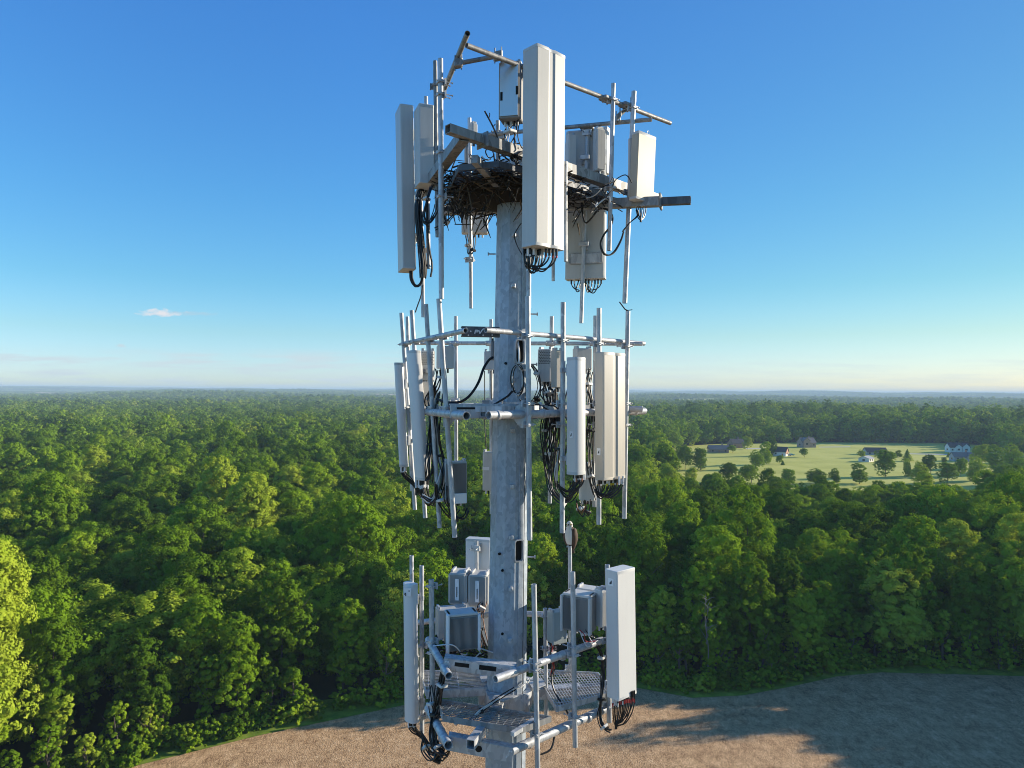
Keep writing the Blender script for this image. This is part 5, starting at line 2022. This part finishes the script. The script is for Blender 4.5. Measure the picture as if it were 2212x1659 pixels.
for px, yf, yt, w, k, l in LT:
    d = M3 @ Vector(((px - 1106) / FPX, -(yf - 829.5) / FPX, -1))
    p = CAMP + d * ((0 - CAM_Z) / d.z)
    h = (yf - yt) * p.y / FPX
    wd = w * p.y / FPX
    s = wd / (2 * k.rad * 1.0)
    put_tree(k, p.x, p.y, s, rnd.uniform(0, 6.28), l, 'trees on the lawn', h / (k.h * s), z=0)

# ------------------------------------------------------------------ the rest of the forest as one mass
protos = bpy.data.collections.new('forest_sources')
plist = []


def proto(me):
    o = bpy.data.objects.new('source_%02d' % len(plist), me)
    protos.objects.link(o)
    plist.append(o)
    return len(plist) - 1


K_NEAR = [proto(k.crown) for k in NEAR]
K_BUSH = [proto(k.crown) for k in BUSHK]
K_MID = [proto(make_kind(300 + i, rnd.uniform(16, 22), rnd.uniform(7.4, 9.6), .15, 170, 22, .8, upright=.2, nlobe=8, trunk=False).crown) for i in range(7)]
K_FAR = [proto(make_kind(330 + i, rnd.uniform(15, 21), rnd.uniform(5.5, 7.5), .2, 34, 10, 2.1, upright=.35, nlobe=8, trunk=False).crown) for i in range(5)]
PATCH = []
for i in range(4):
    rng = np.random.default_rng(400 + i)
    A = []
    for k in range(34):
        c, n, s = crown_arrays(rng, rng.uniform(6, 9), 4, rng.uniform(14, 21), 16, 4, 4.6, upright=.4, nlobe=6)
        c = c + np.array([rng.uniform(-62, 62), rng.uniform(-62, 62), 0])
        A.append((c, n, s))
    PATCH.append(proto(leaf_mesh('patch', *[np.concatenate([a[j] for a in A]) for j in range(3)], rng)))

pts, kin, scl = [], [], []


def scatter(x, y, kinds, smin, smax, zoff=0.0):
    z = hgt(x, y)
    for a, b, c in zip(x, y, z):
        pts.append((float(a), float(b), float(c) + zoff))
        kin.append(rnd.choice(kinds))
        s = rnd.uniform(smin, smax)
        scl.append((s, s, s * rnd.uniform(.85, 1.1)))


# clearings with far houses and open strips: (photo column, distance, half width, depth in front)
CLEAR = []


def clear_ok(x, y):
    k = np.ones(len(x), bool)
    for cx, cy, hw, front, back in CLEAR:
        k &= ~((np.abs(x - cx * y / cy) < hw) & (y > cy - front) & (y < cy + back))
    return k


def far_x(px, D):
    return (px - 1106) / FPX * D


for px, D, hw, fr, bk in ((483, 2350, 22, 240, 14), (372, 1500, 20, 160, 12), (337, 3300, 30, 330, 20), (474, 1690, 22, 130, 26),
                          (766, 5600, 200, 420, 420), (640, 1330, 90, 90, 20), (1130 + 640, 5200, 160, 380, 350), (120, 5400, 190, 420, 300), (250, 3600, 120, 330, 150), (600, 3000, 90, 300, 110), (1500, 3300, 110, 320, 140), (1980, 3900, 130, 330, 150), (850, 4600, 150, 380, 220)):
    CLEAR.append((far_x(px, D), D, hw, fr, bk))

sx_, sy_ = gx[stuff_near], gy[stuff_near]
low = (sy_ > 190) & (sx_ > .2 * sy_) & (sx_ < .68 * sy_)
scatter(sx_[low], sy_[low], K_NEAR, .6, .82)
sx_, sy_ = sx_[~low], sy_[~low]
tall = (sx_ > 86) & (sx_ < 230) & (sy_ > 30) & (sy_ < 175) & (sx_ > .75 * sy_)
scatter(sx_[~tall], sy_[~tall], K_NEAR, .78, 1.12)
scatter(sx_[tall], sy_[tall], K_NEAR, .92, 1.06)


def wedge(r0, r1, step, kinds, s0, s1, lim=1.0):
    x, y = grid_pts(-r1 * .85, r1 * .85, r0 * .5, r1, step, nr)
    r = np.hypot(x, y)
    k = (r >= r0) & (r < r1) & (np.abs(x / np.maximum(y, 1)) < 1.2) & ~in_poly(x, y, LAWN_CLEAR) & clear_ok(x, y)
    scatter(x[k], y[k], kinds, s0, s1)


wedge(330, 520, 10.4, K_MID + K_NEAR, .75, 1.2)
wedge(520, 1500, 11.4, K_MID, .75, 1.25)
wedge(1500, 4200, 15.5, K_FAR, 1.0, 1.5)
wedge(4200, 14600, 118, PATCH, .95, 1.12)
# dark tall trees behind the lawn
for k in range(100):
    t = rnd.uniform(.25, 1)
    x = 250 + 330 * t + rnd.uniform(-8, 8)
    y = 722 + rnd.uniform(0, 46) - 30 * t
    scatter(np.array([x]), np.array([y]), K_MID, 1.15, 1.5)
# undergrowth at the field edge
for k in range(330):
    t = rnd.uniform(2, 16)
    i = int(t); f = t - i
    x = EX[i] * (1 - f) + EX[i + 1] * f + rnd.uniform(-2.5, 2.5)
    y = EY[i] * (1 - f) + EY[i + 1] * f + abs(rnd.gauss(0, 2.6)) + .6
    scatter(np.array([x]), np.array([y]), K_BUSH, .5, 1.15)
for k in range(90):
    x = rnd.uniform(-64, -34)
    y = float(np.interp(x, EX[3:17], EY[3:17])) + rnd.uniform(0, 6)
    scatter(np.array([x]), np.array([y]), K_BUSH, .25, .6)

me = bpy.data.meshes.new('forest')
me.vertices.add(len(pts))
me.vertices.foreach_set('co', np.array(pts, np.float32).ravel())
a = me.attributes.new('pick', 'INT', 'POINT'); a.data.foreach_set('value', np.array(kin, np.int32))
a = me.attributes.new('size', 'FLOAT_VECTOR', 'POINT'); a.data.foreach_set('vector', np.array(scl, np.float32).ravel())
a = me.attributes.new('turn', 'FLOAT_VECTOR', 'POINT')
tv = np.zeros((len(pts), 3), np.float32); tv[:, 2] = nr.uniform(0, 6.28, len(pts))
a.data.foreach_set('vector', tv.ravel())
forest = bpy.data.objects.new('forest', me)
COL.objects.link(forest)
tag(forest, 'endless green broadleaf forest rolling to the horizon', 'forest', None, 'stuff')
ng = bpy.data.node_groups.new('forest_scatter', 'GeometryNodeTree')
ng.interface.new_socket('Geometry', in_out='INPUT', socket_type='NodeSocketGeometry')
ng.interface.new_socket('Geometry', in_out='OUTPUT', socket_type='NodeSocketGeometry')
gi = ng.nodes.new('NodeGroupInput'); go = ng.nodes.new('NodeGroupOutput')
iop = ng.nodes.new('GeometryNodeInstanceOnPoints')
ci = ng.nodes.new('GeometryNodeCollectionInfo')
ci.inputs['Collection'].default_value = protos
ci.inputs['Separate Children'].default_value = True
ci.inputs['Reset Children'].default_value = True


def named(n, typ):
    q = ng.nodes.new('GeometryNodeInputNamedAttribute')
    q.data_type = typ
    q.inputs['Name'].default_value = n
    return q.outputs[0]


L = ng.links.new
L(gi.outputs[0], iop.inputs['Points'])
L(ci.outputs[0], iop.inputs['Instance'])
iop.inputs['Pick Instance'].default_value = True
L(named('pick', 'INT'), iop.inputs['Instance Index'])
er = ng.nodes.new('FunctionNodeEulerToRotation')
L(named('turn', 'FLOAT_VECTOR'), er.inputs[0])
L(er.outputs[0], iop.inputs['Rotation'])
L(named('size', 'FLOAT_VECTOR'), iop.inputs['Scale'])
L(iop.outputs[0], go.inputs[0])
md = forest.modifiers.new('scatter', 'NODES')
md.node_group = ng

# far tan strips
for px, D, w, dz, z in ((766, 5650, 190, 300, 0), (474, 1690, 11, 24, 0), (1770, 5250, 120, 260, 0), (120, 5450, 150, 230, 0), (640, 1330, 80, 16, 0), (250, 3600, 110, 130, 0), (600, 3000, 80, 95, 1), (1500, 3300, 100, 125, 1), (1980, 3900, 120, 130, 0), (850, 4600, 140, 190, 0)):
    x = far_x(px, D)
    vs = []
    for sx, sy in ((-1, -1), (1, -1), (1, 1), (-1, 1)):
        yy = D + sy * dz
        xx = (x * yy / D) + sx * w * (1 + .2 * rnd.uniform(-1, 1))
        vs.append((xx, yy, float(hgt(xx, yy)) + (2.5 if D < 2000 else 9 if sy < 0 else 17)))
    mesh_np('far_field', vs, [(0, 1, 2, 3)], M_LAWN if px in (640, 600, 1500) else M_TAN, kind='structure', label='strip of far open farmland among the woods')

# ------------------------------------------------------------------ haze
hz = bpy.data.materials.new('haze')
hz.use_nodes = True
ht = hz.node_tree
ht.nodes.clear()
pv = ht.nodes.new('ShaderNodeVolumePrincipled')
pv.inputs['Color'].default_value = (.62, .82, 1.0, 1)
pv.inputs['Density'].default_value = HAZE = 0.00014
pv.inputs['Anisotropy'].default_value = 0.0
hout = ht.nodes.new('ShaderNodeOutputMaterial')
ht.links.new(pv.outputs[0], hout.inputs['Volume'])
hb = MB()
hb.box((0, 0, 38), AXW, (16600, 16600, 47))
ho = hb.build('haze', hz, None, smooth=False)
tag(ho, 'thin pale air that turns the far woods blue', 'haze', None, 'stuff')
